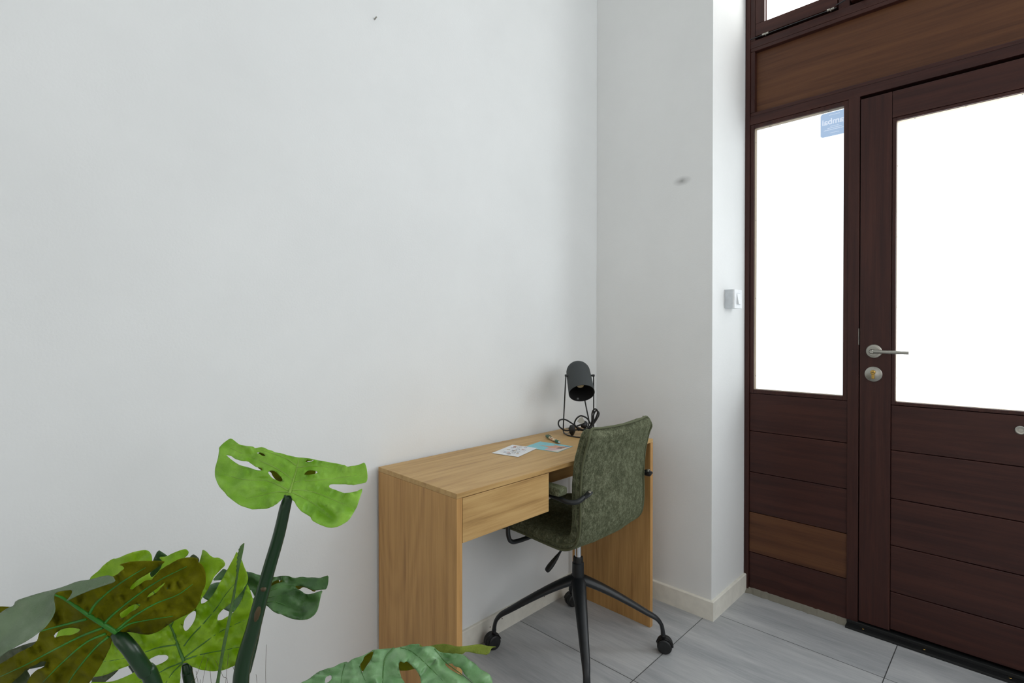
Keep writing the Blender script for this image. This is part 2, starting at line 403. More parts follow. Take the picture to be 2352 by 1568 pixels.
def light_panel(name, ya, yb, z0, z1, bw, pane_mat, recess=.034, planks=None, wood_m=None, screws=True):
    """a glazed panel: wooden bead, pale glazing strip round the rebate, frosted pane"""
    root = empty(name, (Q, (ya+yb)/2, z0), kind='structure')
    s = -1
    bm = bmesh.new()
    o = (ya, yb, z0, z1); i = (ya-bw, yb+bw, z0+bw, z1-bw)
    bm_box(bm, (T0+.003, i[0], z0), (T1, ya, z1), .0015); bm_box(bm, (T0+.003, yb, z0), (T1, i[1], z1), .0015)
    bm_box(bm, (T0+.003, i[1], z0), (T1, i[0], i[2]), .0015); bm_box(bm, (T0+.003, i[1], i[3]), (T1, i[0], z1), .0015)
    new_obj('glazing_bead', bm, M['mah_z'], root)
    bm = bmesh.new(); w = .0015
    a, b = T0+.010, T0+recess
    bm_box(bm, (a, i[0]-w, i[2]), (b, i[0]+.0002, i[3])); bm_box(bm, (a, i[1]-.0002, i[2]), (b, i[1]+w, i[3]))
    bm_box(bm, (a, i[1], i[2]-.0002), (b, i[0], i[2]+w)); bm_box(bm, (a, i[1], i[3]-w), (b, i[0], i[3]+.0002))
    new_obj('glazing_strip', bm, M['reveal'], root)
    if screws:
        bm = bmesh.new(); xs = (a+b)/2
        for k in range(4):
            z = i[2]+.06+(i[3]-i[2]-.12)*k/3
            bm_lathe(bm, [(0, .001), (.0022, .0008), (.0022, -.001)], (xs, i[0]-w, z), (0, -1, 0), 8)
        nn = max(2, int((i[0]-i[1])/.16))
        for k in range(nn):
            y = i[0]-.06+(i[1]-i[0]+.12)*k/(nn-1)
            bm_lathe(bm, [(0, .001), (.0022, .0008), (.0022, -.001)], (xs, y, i[3]-w), (0, 0, -1), 8)
        new_obj('glazing_screws', bm, M['blackmetal'], root)
    box('glass_pane', (T0+recess, i[1]-.004, i[2]-.004), (T0+recess+.006, i[0]+.004, i[3]+.004), pane_mat, root)
    return root

def plank(parent, ya, yb, z0, z1, mat):
    return box('plank', (T0+.004, yb, z0+.0012), (T0+.034, ya, z1-.0012), mat, parent, .0025)

# side light left of the door
def side_light(name, ya, yb, sticker=False):
    root = light_panel(name, ya, yb, .900, 2.1045, .0165, M['pane_side'])
    zs = [.036, .1805, .3625, .5435, .7285, .8995]
    mats = [M['mah_y'], M['mah_warm'], M['mah_y'], M['mah_y'], M['mah_y']]
    for k in range(5): plank(root, ya, yb, zs[k] if k else .012, zs[k+1], mats[k])
    return root
w1 = side_light('window_1', -.5885, -.9695)
side_light('window_5', -1.9725, -2.3995)

# door leaf
D0, D1 = -1.0115, -1.9305
door = empty('door_1', (Q, D0, .03), kind='structure')
box('stile', (T0, D0, .030), (T1-.01, -1.1125, 2.092), M['mah_z'], door, .0015)
box('stile', (T0, D1, .030), (T1-.01, -1.8295, 2.092), M['mah_z'], door, .0015)
box('top_rail', (T0, -1.1135, 1.992), (T1-.01, -1.8285, 2.092), M['mah_y'], door, .0015)
ya, yb, z0, z1, bw = -1.1135, -1.8285, .898, 1.991, .0125
i = (ya-bw, yb+bw, z0+bw, z1-bw)
bm = bmesh.new()
bm_box(bm, (T0+.003, i[0], z0), (T1-.012, ya, z1), .0015); bm_box(bm, (T0+.003, yb, z0), (T1-.012, i[1], z1), .0015)
bm_box(bm, (T0+.003, i[1], z0), (T1-.012, i[0], i[2]), .0015); bm_box(bm, (T0+.003, i[1], i[3]), (T1-.012, i[0], z1), .0015)
new_obj('glazing_bead', bm, M['mah_z'], door)
bm = bmesh.new(); a, b, w = T0+.010, T0+.030, .0015
bm_box(bm, (a, i[0]-w, i[2]), (b, i[0]+.0002, i[3])); bm_box(bm, (a, i[1]-.0002, i[2]), (b, i[1]+w, i[3]))
bm_box(bm, (a, i[1], i[2]-.0002), (b, i[0], i[2]+w)); bm_box(bm, (a, i[1], i[3]-w), (b, i[0], i[3]+.0002))
new_obj('glazing_strip', bm, M['reveal'], door)
bm = bmesh.new()
for k in range(4): bm_lathe(bm, [(0, .001), (.0022, .0008), (.0022, -.001)], (T0+.02, i[0]-w, 1.0+.27*k), (0, -1, 0), 8)
for k in range(5): bm_lathe(bm, [(0, .001), (.0022, .0008), (.0022, -.001)], (T0+.02, -1.18-.145*k, i[3]-w), (0, 0, -1), 8)
new_obj('glazing_screws', bm, M['blackmetal'], door)
box('glass_pane', (T0+.030, i[1]-.004, i[2]-.004), (T0+.036, i[0]+.004, i[3]+.004), M['pane'], door)
zs = [.034, .181, .359, .539, .724, .897]
for k in range(5): plank(door, -1.1135, -1.8285, zs[k], zs[k+1], M['mah_y'])
# lever handle
hy, hz = -1.059, 1.101
h = lathe('handle_rose', [(0, -.002), (.0255, -.002), (.0262, .0), (.0262, .006), (.0245, .0078), (.018, .0085), (.0175, .0078), (.0165, .0078), (.0, .0078)], (T0, hy, hz), (-1, 0, 0), M['steel'], door, 48)
lv = new_obj('lever', None, M['steel'], h)
bm = bmesh.new()
bm_lathe(bm, [(.0085, .0), (.0085, .03), (.009, .043), (.006, .048), (0, .048)], (T0-.006, hy, hz), (-1, 0, 0), 24)
bm_tube(bm, catmull([(T0-.046, hy+.004, hz), (T0-.048, hy-.012, hz), (T0-.048, hy-.05, hz-.001), (T0-.047, hy-.115, hz-.002)], 6), .0068, 14)
bmesh.ops.recalc_face_normals(bm, faces=bm.faces); bm.to_mesh(lv.data); bm.free()
for p in lv.data.polygons: p.use_smooth = True
lv.modifiers.new('e', 'EDGE_SPLIT').split_angle = math.radians(40)
# lock rosette with brass cylinder
ly, lz = -1.058, 1.012
rs = lathe('lock_rose', [(0, -.002), (.0285, -.002), (.0292, .002), (.0288, .006), (.0265, .0078), (.0, .009)], (T0, ly, lz), (-1, 0, 0), M['steel'], door, 48)
cy = new_obj('lock_cylinder', None, M['brass'], rs)
bm = bmesh.new()
bm_lathe(bm, [(0, .013), (.0070, .013), (.0085, .0115), (.0085, .0)], (T0-.006, ly, lz+.008), (-1, 0, 0), 28)
bm_box(bm, (T0-.016, ly-.005, lz-.018), (T0-.006, ly+.005, lz+.004), .0022)
bmesh.ops.recalc_face_normals(bm, faces=bm.faces); bm.to_mesh(cy.data); bm.free()
box('keyway', (T0-.0196, ly-.0045, lz+.0072), (T0-.0186, ly+.0045, lz+.0088), M['black'], rs)
box('latch_plate', (T0-.003, -1.0092, 1.125), (T0+.02, -1.0076, 1.190), M['steel'], door)
pk = lathe('peephole', [(0, -.001), (.0145, -.001), (.0145, .003), (.012, .005), (.007, .0045), (.0065, .002), (0, .002)], (T0+.004, -1.471, .847), (-1, 0, 0), M['steel'], door, 32)
# threshold and mortar
th = empty('trim_2', (Q, -1.45, 0), kind='structure')
bm = bmesh.new()
bm_box(bm, (Q-.034, -1.976, 0), (Q+.05, -.972, .010), .002); bm_box(bm, (Q-.006, -1.976, .010), (Q+.05, -.972, .024), .002)
new_obj('threshold_strip', bm, M['black'], th)
bm = bmesh.new()
for y in (-1.03, -1.22, -1.45, -1.66, -1.88): bm_lathe(bm, [(0, .0016), (.003, .0012), (.0042, 0)], (Q-.014, y, .010), (0, 0, 1), 12)
new_obj('threshold_screws', bm, M['brass'], th)
bm = bmesh.new(); rows = []
random.seed(9)
for k in range(36):
    y = -.572-.40*k/35; d = .016+.008*noise.noise(Vector((k*.5, 0, 0)))
    rows.append([bm.verts.new((Q+.004, y, .020+.004*noise.noise(Vector((k*.7, 4, 0))))), bm.verts.new((Q-d, y, .0015)), bm.verts.new((Q-d-.004, y, 0)), bm.verts.new((Q+.004, y, 0))])
for a, b in zip(rows, rows[1:]):
    for k in range(4): bm.faces.new((a[k], a[(k+1) % 4], b[(k+1) % 4], b[k]))
bm.faces.new(rows[0]); bm.faces.new(rows[-1])
tag(new_obj('trim_3', bm, M['mortar']), kind='structure')

# upper opening windows above the panel
def sash(name, ya, yb):
    root = empty(name, (Q, (ya+yb)/2, 2.49), kind='structure')
    bw = .042; z0, z1 = 2.492, 3.15
    bm = bmesh.new()
    bm_box(bm, (T0-.006, ya-bw+.004, z0+bw+.012), (T1-.01, ya, z1-bw), .003); bm_box(bm, (T0-.006, yb, z0+bw+.012), (T1-.01, yb+bw-.004, z1-bw), .003)
    new_obj('sash_stile', bm, M['mah_z'], root)
    bm = bmesh.new()
    bm_box(bm, (T0-.006, yb, z0), (T1-.01, ya, z0+bw+.012), .003); bm_box(bm, (T0-.006, yb, z1-bw), (T1-.01, ya, z1), .003)
    new_obj('sash_rail', bm, M['mah_y'], root)
    box('glass_pane', (T0+.016, yb+bw, z0+bw+.01), (T0+.022, ya-bw, z1-bw), M['pane_up'], root)
    for y in (ya-.045, yb+.022):
        hg = new_obj('hinge', bm_tube(bmesh.new(), [(T0-.012, y+.013, 2.4845), (T0-.012, y+.0012, 2.4845)], .0048, 14), M['steel'], root)
        new_obj('hinge_barrel', bm_tube(bmesh.new(), [(T0-.012, y-.0012, 2.4845), (T0-.012, y-.013, 2.4845)], .0048, 14), M['steel'], hg)
        box('hinge_pin', (T0-.014, y-.0012, 2.477), (T0-.006, y+.0012, 2.487), M['steel'], hg)
    return root
s2 = sash('window_2', -.6115, -.930)
sash('window_6', -.975, -1.66); sash('window_7', -1.70, -2.385)
box('sash_post', (T0, y_j1, 2.478), (T1, -.609, 3.16), M['mah_z'], fr, .0015)
box('sash_post', (T0, -.933, 2.478), (T1, -.972, 3.16), M['mah_z'], fr, .0015)
box('sash_post', (T0, -1.663, 2.478), (T1, -1.697, 3.16), M['mah_z'], fr, .0015)
new_obj('seal_strip', bm_tube(bmesh.new(), [(T0-.010, -.590, 2.484), (T0-.010, -.928, 2.484)], .0022, 8), M['blackmetal'], s2)
new_obj('stay_arm', bm_tube(bmesh.new(), [(T0-.014, -.928, 2.492), (T0-.016, -.955, 2.497), (T0-.016, -.972, 2.505), (T0-.016, -.975, 2.56)], .0025, 8), M['blackmetal'], s2)

# sticker on the room side of the side light, glowing as if backlit
st = empty('sticker', (Q+.033, -.905, 1.98), 'pale blue rounded sticker with mirrored white lettering on the narrow glass panel', 'sticker')
bm = bmesh.new()
y0s, y1s, zs0, zs1, rr = -.862, -.966, 1.986, 2.084, .010
pts = []
for cx, cz, a0 in ((y0s-rr, zs1-rr, 0), (y1s+rr, zs1-rr, 90), (y1s+rr, zs0+rr, 180), (y0s-rr, zs0+rr, 270)):
    for k in range(7):
        a = math.radians(a0+15*k); pts.append((cx+math.cos(a)*rr, cz+math.sin(a)*rr))
x0 = Q+.0332
fv = [bm.verts.new((x0, p[0], p[1])) for p in pts]; bv = [bm.verts.new((x0+.0006, p[0], p[1])) for p in pts]
bm.faces.new(fv); bm.faces.new(bv[::-1])
for k in range(len(pts)): bm.faces.new((fv[k], fv[(k+1) % len(pts)], bv[(k+1) % len(pts)], bv[k]))
new_obj('film', bm, emit('blue_film_backlight_glow', (.40, .555, .78, 1), .9), st)  # own emission stands in for daylight shining through the film
whiteink = emit('white_ink_backlight_glow', (.74, .82, .95, 1), .95)  # ink emits too, in place of light from behind
def text_mesh(body, size, name, mat, parent, mtx, extr=.0002):
    cu = bpy.data.curves.new(name, 'FONT'); cu.body = body; cu.size = size; cu.extrude = extr; cu.align_x = 'CENTER'; cu.offset = size*.018
    t = bpy.data.objects.new(name, cu); COL.objects.link(t)
    dg = bpy.context.evaluated_depsgraph_get(); me = bpy.data.meshes.new_from_object(t.evaluated_get(dg))
    COL.objects.unlink(t); bpy.data.objects.remove(t)
    me.transform(mtx); me.materials.clear(); me.materials.append(mat)
    o = bpy.data.objects.new(name, me); COL.objects.link(o)
    if parent: o.parent = parent; o.matrix_parent_inverse = Matrix.Translation(-Vector(parent.location))
    return o
# read from the street side: seen mirrored from the room (text x runs along +y here)
mt = Matrix(((0, 0, 1, x0-.0004), (1, 0, 0, -.9135), (0, 1, 0, 2.036), (0, 0, 0, 1)))
text_mesh('gambai', .0335, 'lettering', whiteink, st, mt)
for cz, w_, h_ in ((2.0255, .030, .0022), (2.0185, .054, .0028), (2.0115, .078, .0030), (1.9985, .034, .0020), (2.0725, .040, .0020)):
    bm = bmesh.new(); n = int(w_/.0032)
    for k in range(n):
        yy = -.9135+w_/2-k*w_/n
        bm_box(bm, (x0-.0004, yy-.0022, cz), (x0, yy, cz+h_*(1 if (k*7) % 3 else .75)))
    new_obj('small_print', bm, whiteink, st)

# light switch on the pier side
sw = empty('light_switch', (.162, PY, 1.275), 'white surface mounted rocker light switch on the side of the white pier', 'light switch')
sy = PY-.042
box('back_box', (.121, PY, 1.2755), (.203, sy+.008, 1.3545), M['greyplastic'], sw, .0015)
fp = box('face_plate', (.121, sy+.0085, 1.2755), (.203, sy, 1.3545), M['white'], sw, .0012)
bm = bmesh.new()
ax0, ax1, az0, az1 = .146, .178, 1.293, 1.337
vs = [bm.verts.new(c) for c in ((ax0, sy-.0005, az1), (ax1, sy-.0005, az1), (ax1, sy-.009, az0), (ax0, sy-.009, az0), (ax0, sy+.001, az1), (ax1, sy+.001, az1), (ax1, sy+.001, az0), (ax0, sy+.001, az0))]
for f in ((0, 1, 2, 3), (4, 7, 6, 5), (0, 4, 5, 1), (3, 2, 6, 7), (0, 3, 7, 4), (1, 5, 6, 2)): bm.faces.new([vs[k] for k in f])
new_obj('rocker', bm, M['white'], sw)
box('rocker_recess', (ax0-.003, sy-.0004, az0-.003), (ax1+.003, sy+.001, az1+.003), M['greyplastic'], sw)

nl = tube('wall_nail', [(-1.211, .004, 2.164), (-1.211, -.012, 2.168)], .0022, M['steel'])
tag(nl, 'small bare nail stuck high in the white wall', 'nail')

# ================================================================== DESK
DX0, DX1, DYB, DYF, DH = -1.2074, -.2032, -.0258, -.4173, .75
rot = (-.0136, (DX1, DYB, 0))
desk = empty('desk', ((DX0+DX1)/2, -.22, 0), 'light oak writing desk with panel sides and one drawer along the white wall', 'desk')
TT = .014; PT = .019
box('tabletop', (DX0, DYF, DH-TT), (DX1, DYB, DH), M['oak_x'], desk, .0008, rot)
box('side_panel', (DX0, DYF, 0), (DX0+PT, DYB, DH-TT-.0004), M['oak_z'], desk, .0008, rot)
box('side_panel', (DX1-PT, DYF, 0), (DX1, DYB, DH-TT-.0004), M['oak_z'], desk, .0008, rot)
box('back_rail', (DX0+PT, DYB-.018, DH-TT-.200), (DX1-PT, DYB, DH-TT-.0004), M['oak_x'], desk, 0, rot)
dxe = DX0+PT+.352
dr = box('drawer', (DX0+PT+.0015, DYF, .6135), (dxe, DYF+.018, DH-TT-.002), M['oak_x'], desk, .0006, rot)
bm = bmesh.new()
for lo, hi in (((DX0+PT+.01, DYF+.018, .625), (DX0+PT+.022, DYB-.03, .72)), ((dxe-.014, DYF+.018, .625), (dxe-.002, DYB-.03, .72)),
               ((DX0+PT+.022, DYF+.018, .625), (dxe-.014, DYB-.03, .631)), ((DX0+PT+.022, DYB-.042, .631), (dxe-.014, DYB-.03, .72))):
    bm_box(bm, lo, hi)
bmesh.ops.rotate(bm, verts=bm.verts, cent=rot[1], matrix=Matrix.Rotation(rot[0], 3, 'Z'))
new_obj('drawer_box', bm, M['oak_x'], dr)
box('divider_panel', (dxe+.0005, DYF+.022, .6135), (dxe+.014, DYB-.02, DH-TT-.0004), M['oak_z'], desk, 0, rot)

# ---- postcards and pen
def card(name, corners, z, label, mat):
    c = [Vector((x, y, 0)) for x, y in corners]; root = empty(name, tuple((sum(c, Vector())/4).xy)+(z,), label, 'postcard')
    bm = bmesh.new()
    lo = [bm.verts.new((p.x, p.y, z)) for p in c]; hi = [bm.verts.new((p.x, p.y, z+.0008)) for p in c]
    bm.faces.new(lo[::-1]); bm.faces.new(hi)
    for k in range(4): bm.faces.new((lo[k], lo[(k+1) % 4], hi[(k+1) % 4], hi[k]))
    new_obj('card', bm, mat, root)
    def uv(u, v, h=.0010):
        p = c[0]*(1-u)*(1-v)+c[1]*u*(1-v)+c[2]*u*v+c[3]*(1-u)*v
        return (p.x, p.y, z+h)
    return root, uv
cardwhite = plain('card_white', srgb(228, 230, 232), .35)
c1, uv = card('postcard', [(-.831, -.139), (-.808, -.244), (-.662, -.203), (-.685, -.098)], DH+.0011, 'white postcard with small sketchy bicycle drawings on the oak desk', cardwhite)
# u = across (short side), v = along the long side
inks = [plain('ink_black', srgb(60, 60, 66), .6), plain('ink_red', srgb(196, 84, 60), .6), plain('ink_yellow', srgb(220, 180, 84), .6), plain('ink_blue', srgb(70, 80, 130), .6)]
random.seed(12); bms = [bmesh.new() for _ in inks]
def scribble(bm, pts, w):
    for a, b in zip(pts, pts[1:]):
        a = Vector(a); b = Vector(b); d = (b-a); 
        if d.length < 1e-6: continue
        n_ = Vector((-d.y, d.x, 0)).normalized()*w
        bm.faces.new([bm.verts.new(q) for q in (a-n_, b-n_, b+n_, a+n_)])
for k in range(46):
    cu_, cv = .2+.62*random.random(), .12+.78*random.random()
    if k < 34:
        r_ = .025+.05*random.random(); h_ = .0009+.00001*k
        scribble(bms[0], [uv(cu_+r_*math.cos(a/12*6.283+k)*(1+.3*random.random()), cv+r_*.7*math.sin(a/12*6.283+k)*(1+.3*random.random()), h_) for a in range(random.randint(5, 13))], .00035)
    else:
        j = 1+k % 3; r_ = .04
        scribble(bms[j], [uv(cu_+r_*math.cos(a/12*6.283), cv+r_*.7*math.sin(a/12*6.283), .0013) for a in range(13)], .0009)
ob = bmesh.new()
for q_, b_ in enumerate(bms):
    for f_ in b_.faces:
        nf = ob.faces.new([ob.verts.new(v_.co) for v_ in f_.verts]); nf.material_index = q_
    b_.free()
new_obj('drawing', ob, inks, c1, autos=False)
c2, uv2 = card('postcard', [(-.680, -.153), (-.659, -.296), (-.544, -.275), (-.565, -.132)], DH+.0002, 'turquoise postcard of a pinkish building, partly under the green pen', plain('card_sky', srgb(120, 196, 206), .35))
# u runs from sky end to street end (away from the wall), v across
def poly(mat, pts, h, parent=c2, nm='printed_picture'):
    bm = bmesh.new(); bm.faces.new([bm.verts.new(uv2(u, v, h)) for u, v in pts]); return new_obj(nm, bm, mat, parent)
poly(plain('print_salmon', srgb(214, 158, 132), .5), [(.18, .50), (.36, .55), (.50, .60), (.50, .66), (.62, .70), (.50, .80), (.52, .82), (.74, .78), (.97, .92), (.97, .30), (.76, .12), (.58, .24), (.55, .40), (.38, .47)], .0010)
poly(plain('print_pink', srgb(206, 176, 176), .5), [(.60, .02), (.85, .02), (.95, .3), (.8, .55), (.66, .42), (.56, .2)], .0011)
poly(plain('print_white', srgb(214, 210, 200), .5), [(.80, .02), (.995, .005), (.995, .95), (.93, .7), (.88, .30)], .0012)
poly(plain('print_grey', srgb(96, 96, 88), .5), [(.76, .4), (.90, .52), (.84, .60), (.92, .66), (.86, .70), (.76, .55)], .0014)
poly(plain('print_blue', srgb(92, 130, 160), .5), [(.83, .80), (.93, .90), (.985, .86), (.9, .74)], .0014)
pa, pb = Vector((-.486, -.094, DH+.0069)), Vector((-.555, -.224, DH+.0069))
pd = (pb-pa).normalized(); L = (pb-pa).length
pen = empty('ballpoint_pen', tuple(((pa+pb)/2).xy)+(DH,), 'green ballpoint pen with a flowery barrel resting by the postcards', 'pen')
green = plain('pen_green', srgb(22, 92, 66), .3)
lathe('barrel', [(0, .006), (.0045, .006), (.0056, .008), (.0056, L*.30), (.0058, L*.72), (.0052, L*.90), (.0046, L*.905)], pa, pd, green, pen, 20)
k = N('pen_flowers'); mp = k.coords(); vn = k.n('ShaderNodeTexVoronoi', Scale=260.0); k.l(mp, 0, vn, 'Vector')
rr_ = k.ramp([(.0, srgb(226, 214, 150)), (.35, srgb(232, 226, 190)), (.6, srgb(200, 96, 80)), (.8, srgb(30, 92, 66))]); k.l(vn, 'Color', rr_, 0); k.l(rr_, 0, k.b, 'Base Color')
lathe('floral_band', [(.0057, L*.28), (.0061, L*.285), (.0062, L*.70), (.0058, L*.705)], pa, pd, k.m, pen, 20)
lathe('tip', [(.0047, L*.90), (.0040, L*.925), (.0020, L*.985), (.0009, L), (0, L)], pa, pd, M['chrome'], pen, 16)
lathe('push_button', [(0, -.001), (.0032, 0), (.0032, .006)], pa, pd, M['chrome'], pen, 16)
tube('clip', [pa+pd*.006+Vector((.004, -.003, .004)), pa+pd*.010+Vector((.004, -.003, .0062)), pa+pd*.045+Vector((.004, -.003, .0048))], .0012, green, pen, 8)

# ================================================================== DESK LAMP
lx, lyy = -.345, -.157
lamp = empty('desk_lamp', (lx, lyy, DH), 'charcoal desk lamp with domed shade on a black wire frame, cord bundled beneath', 'desk lamp')
side = Vector((.0415, -.0425, 0)).normalized()     # towards image right
frw = Vector((-.715, -.70, 0)).normalized()        # towards the room
C0 = Vector((lx, lyy, 0))
piv = .995; wr = .0026
def P_(s_, f_, z_): 
    v_ = C0+side*s_+frw*f_; return (v_.x, v_.y, z_)
zb = DH+wr
path = [P_(-.0565, .0, piv), P_(-.0585, -.004, piv-.03), P_(-.064, -.036, DH+.03), P_(-.064, -.040, zb+.007), P_(-.063, -.034, zb+.001), P_(-.060, -.005, zb), P_(-.053, .025, zb), P_(-.036, .052, zb), P_(-.012, .068, zb),
        P_(.012, .068, zb), P_(.036, .052, zb), P_(.053, .025, zb), P_(.060, -.005, zb), P_(.063, -.034, zb+.001), P_(.064, -.040, zb+.007), P_(.064, -.036, DH+.03), P_(.0585, -.004, piv-.03), P_(.0565, .0, piv)]
tube('wire_frame', catmull(path, 5), wr, M['blackmetal'], lamp, 10)
tilt = math.radians(44)
axis = (frw*math.cos(tilt)+Vector((0, 0, -math.sin(tilt)))+side*.035).normalized()
sc = Vector((C0.x, C0.y, .971)) 
Rr = .0530
prof = [(0, -.098)]
for k in range(1, 10):
    a = math.radians(10*k); prof.append(((Rr-.003)*math.sin(a), -.048-.050*math.cos(a)))
prof += [(Rr-.002, -.02), (Rr, .062), (Rr, .0635), (Rr-.0012, .0635)]
shade = lathe('lamp_shade', prof, sc, axis, M['lamp'], lamp, 56)
prof2 = [(r*.975-(.0006 if r > .01 else 0), h+.0016) for r, h in prof[:-2]]+[(Rr-.0016, .0625), (Rr-.0004, .0632)]
lathe('shade_lining', prof2, sc, axis, M['lampin'], shade, 56)
lathe('bulb', [(0, .0), (.013, .002), (.019, -.01), (.019, -.022), (.012, -.04), (.010, -.07), (0, -.07)], sc+axis*.022, axis, plain('bulb_glass', srgb(214, 206, 178), .4), lamp, 24)
tube('shade_switch', [sc-axis*.094, sc-axis*.104-side*.002], .0052, M['blackplastic'], shade, 12)
for s_ in (-1, 1):
    p = Vector(P_(s_*.0565, .0, piv)); lathe('pivot_knob', [(0, .006), (.0045, .005), (.0052, .0), (.0035, -.010)], p, side*s_, M['blackmetal'], lamp, 14)
# label inside the shade
lb = sc+axis*.052+Vector((0, 0, 0)); dn = (axis.cross(side)).normalized()
dn = dn if dn.z < 0 else -dn
p0 = sc+axis*.048+dn*(Rr-.0026)*.99-side*.022
bm = bmesh.new(); bm.faces.new([bm.verts.new(p0+axis*a+side*b+dn*(-.0012+.0008*(1-abs(b-.008)/.01))) for a, b in ((0, -.002), (0, .016), (.009, .016), (.009, -.002))])
new_obj('care_sticker', bm, plain('dull_sticker', srgb(120, 122, 124), .6), shade)
tube('cord', catmull([sc-axis*.06-Vector((0, 0, .045))+side*.02, P_(.022, -.03, DH+.16), P_(.032, -.02, DH+.10), P_(.040, -.01, DH+.05), P_(.03, .0, DH+.02)], 6), .0028, M['blackplastic'], lamp, 10)
# bundled flex with plug, tied round the frame
rc = .0032
tube('cord', catmull([P_(-.010, .010, DH+.022), P_(-.03, .012, DH+.020), P_(-.065, .02, DH+.022), P_(-.088, .015, DH+.040), P_(-.085, .008, DH+.060), P_(-.06, .0, DH+.062), P_(-.03, .0, DH+.045),
      P_(.0, .008, DH+.026), P_(.03, .012, DH+.022), P_(.052, .008, DH+.045), P_(.070, .010, DH+.082), P_(.072, .012, DH+.100), P_(.060, .012, DH+.108), P_(.050, .010, DH+.09), P_(.048, .008, DH+.05),
      P_(.03, -.002, DH+.02), P_(.0, -.01, DH+.018), P_(-.02, -.008, DH+.04), P_(-.015, -.004, DH+.062), P_(0, -.002, DH+.076), P_(.014, .0, DH+.076), P_(.032, .0, DH+.066), P_(.044, .002, DH+.046)], 7), rc, M['blackplastic'], lamp, 10)
tube('cord', catmull([P_(.015, .012, DH+.046), P_(-.015, .016, DH+.036), P_(.010, .02, DH+.024), P_(.035, .018, DH+.018), P_(.055, .012, DH+.045), P_(.074, .012, DH+.075), P_(.078, .010, DH+.092), P_(.066, .008, DH+.100), P_(.056, .008, DH+.080), P_(.050, .012, DH+.04), P_(.02, .016, DH+.026), P_(-.01, .012, DH+.020)], 7), rc, M['blackplastic'], lamp, 10)
lathe('plug', [(0, -.016), (.009, -.015), (.0135, -.004), (.0145, .006), (.010, .018), (.006, .026), (0, .028)], P_(-.034, .022, DH+.027), Vector((.15, .1, -1)), M['blackplastic'], lamp, 18)
for dz in (0, .015):
    tube('plug_pin', [P_(-.045, .024, DH+.012+dz*1.3), P_(-.060, .030, DH+.010+dz*1.4)], .002, M['steel'], lamp, 8)
bm = bm_lathe(bmesh.new(), [(0, -.014), (.010, -.013), (.014, -.006), (.014, .008), (.009, .014), (0, .015)], P_(.018, .004, DH+.042), (.5, .2, .8), 16)
new_obj('inline_switch', bm, M['blackplastic'], lamp, True)
bm = bmesh.new()
for a, b in (((-.008, .048), (.022, .070)),):
    q = [P_(-.014, .024, DH+.058), P_(.004, .024, DH+.048), P_(.018, .022, DH+.056), P_(.008, .022, DH+.078), P_(-.004, .024, DH+.073)]
    f0 = [bm.verts.new(v_) for v_ in q]; f1 = [bm.verts.new(Vector(v_)+frw*.0008) for v_ in q]
    bm.faces.new(f0); bm.faces.new(f1[::-1])
    for k in range(5): bm.faces.new((f0[k], f0[(k+1) % 5], f1[(k+1) % 5], f1[k]))
new_obj('paper_tag', bm, plain('printed_tag', srgb(168, 168, 160), .7, bumpscale=500.0), lamp)

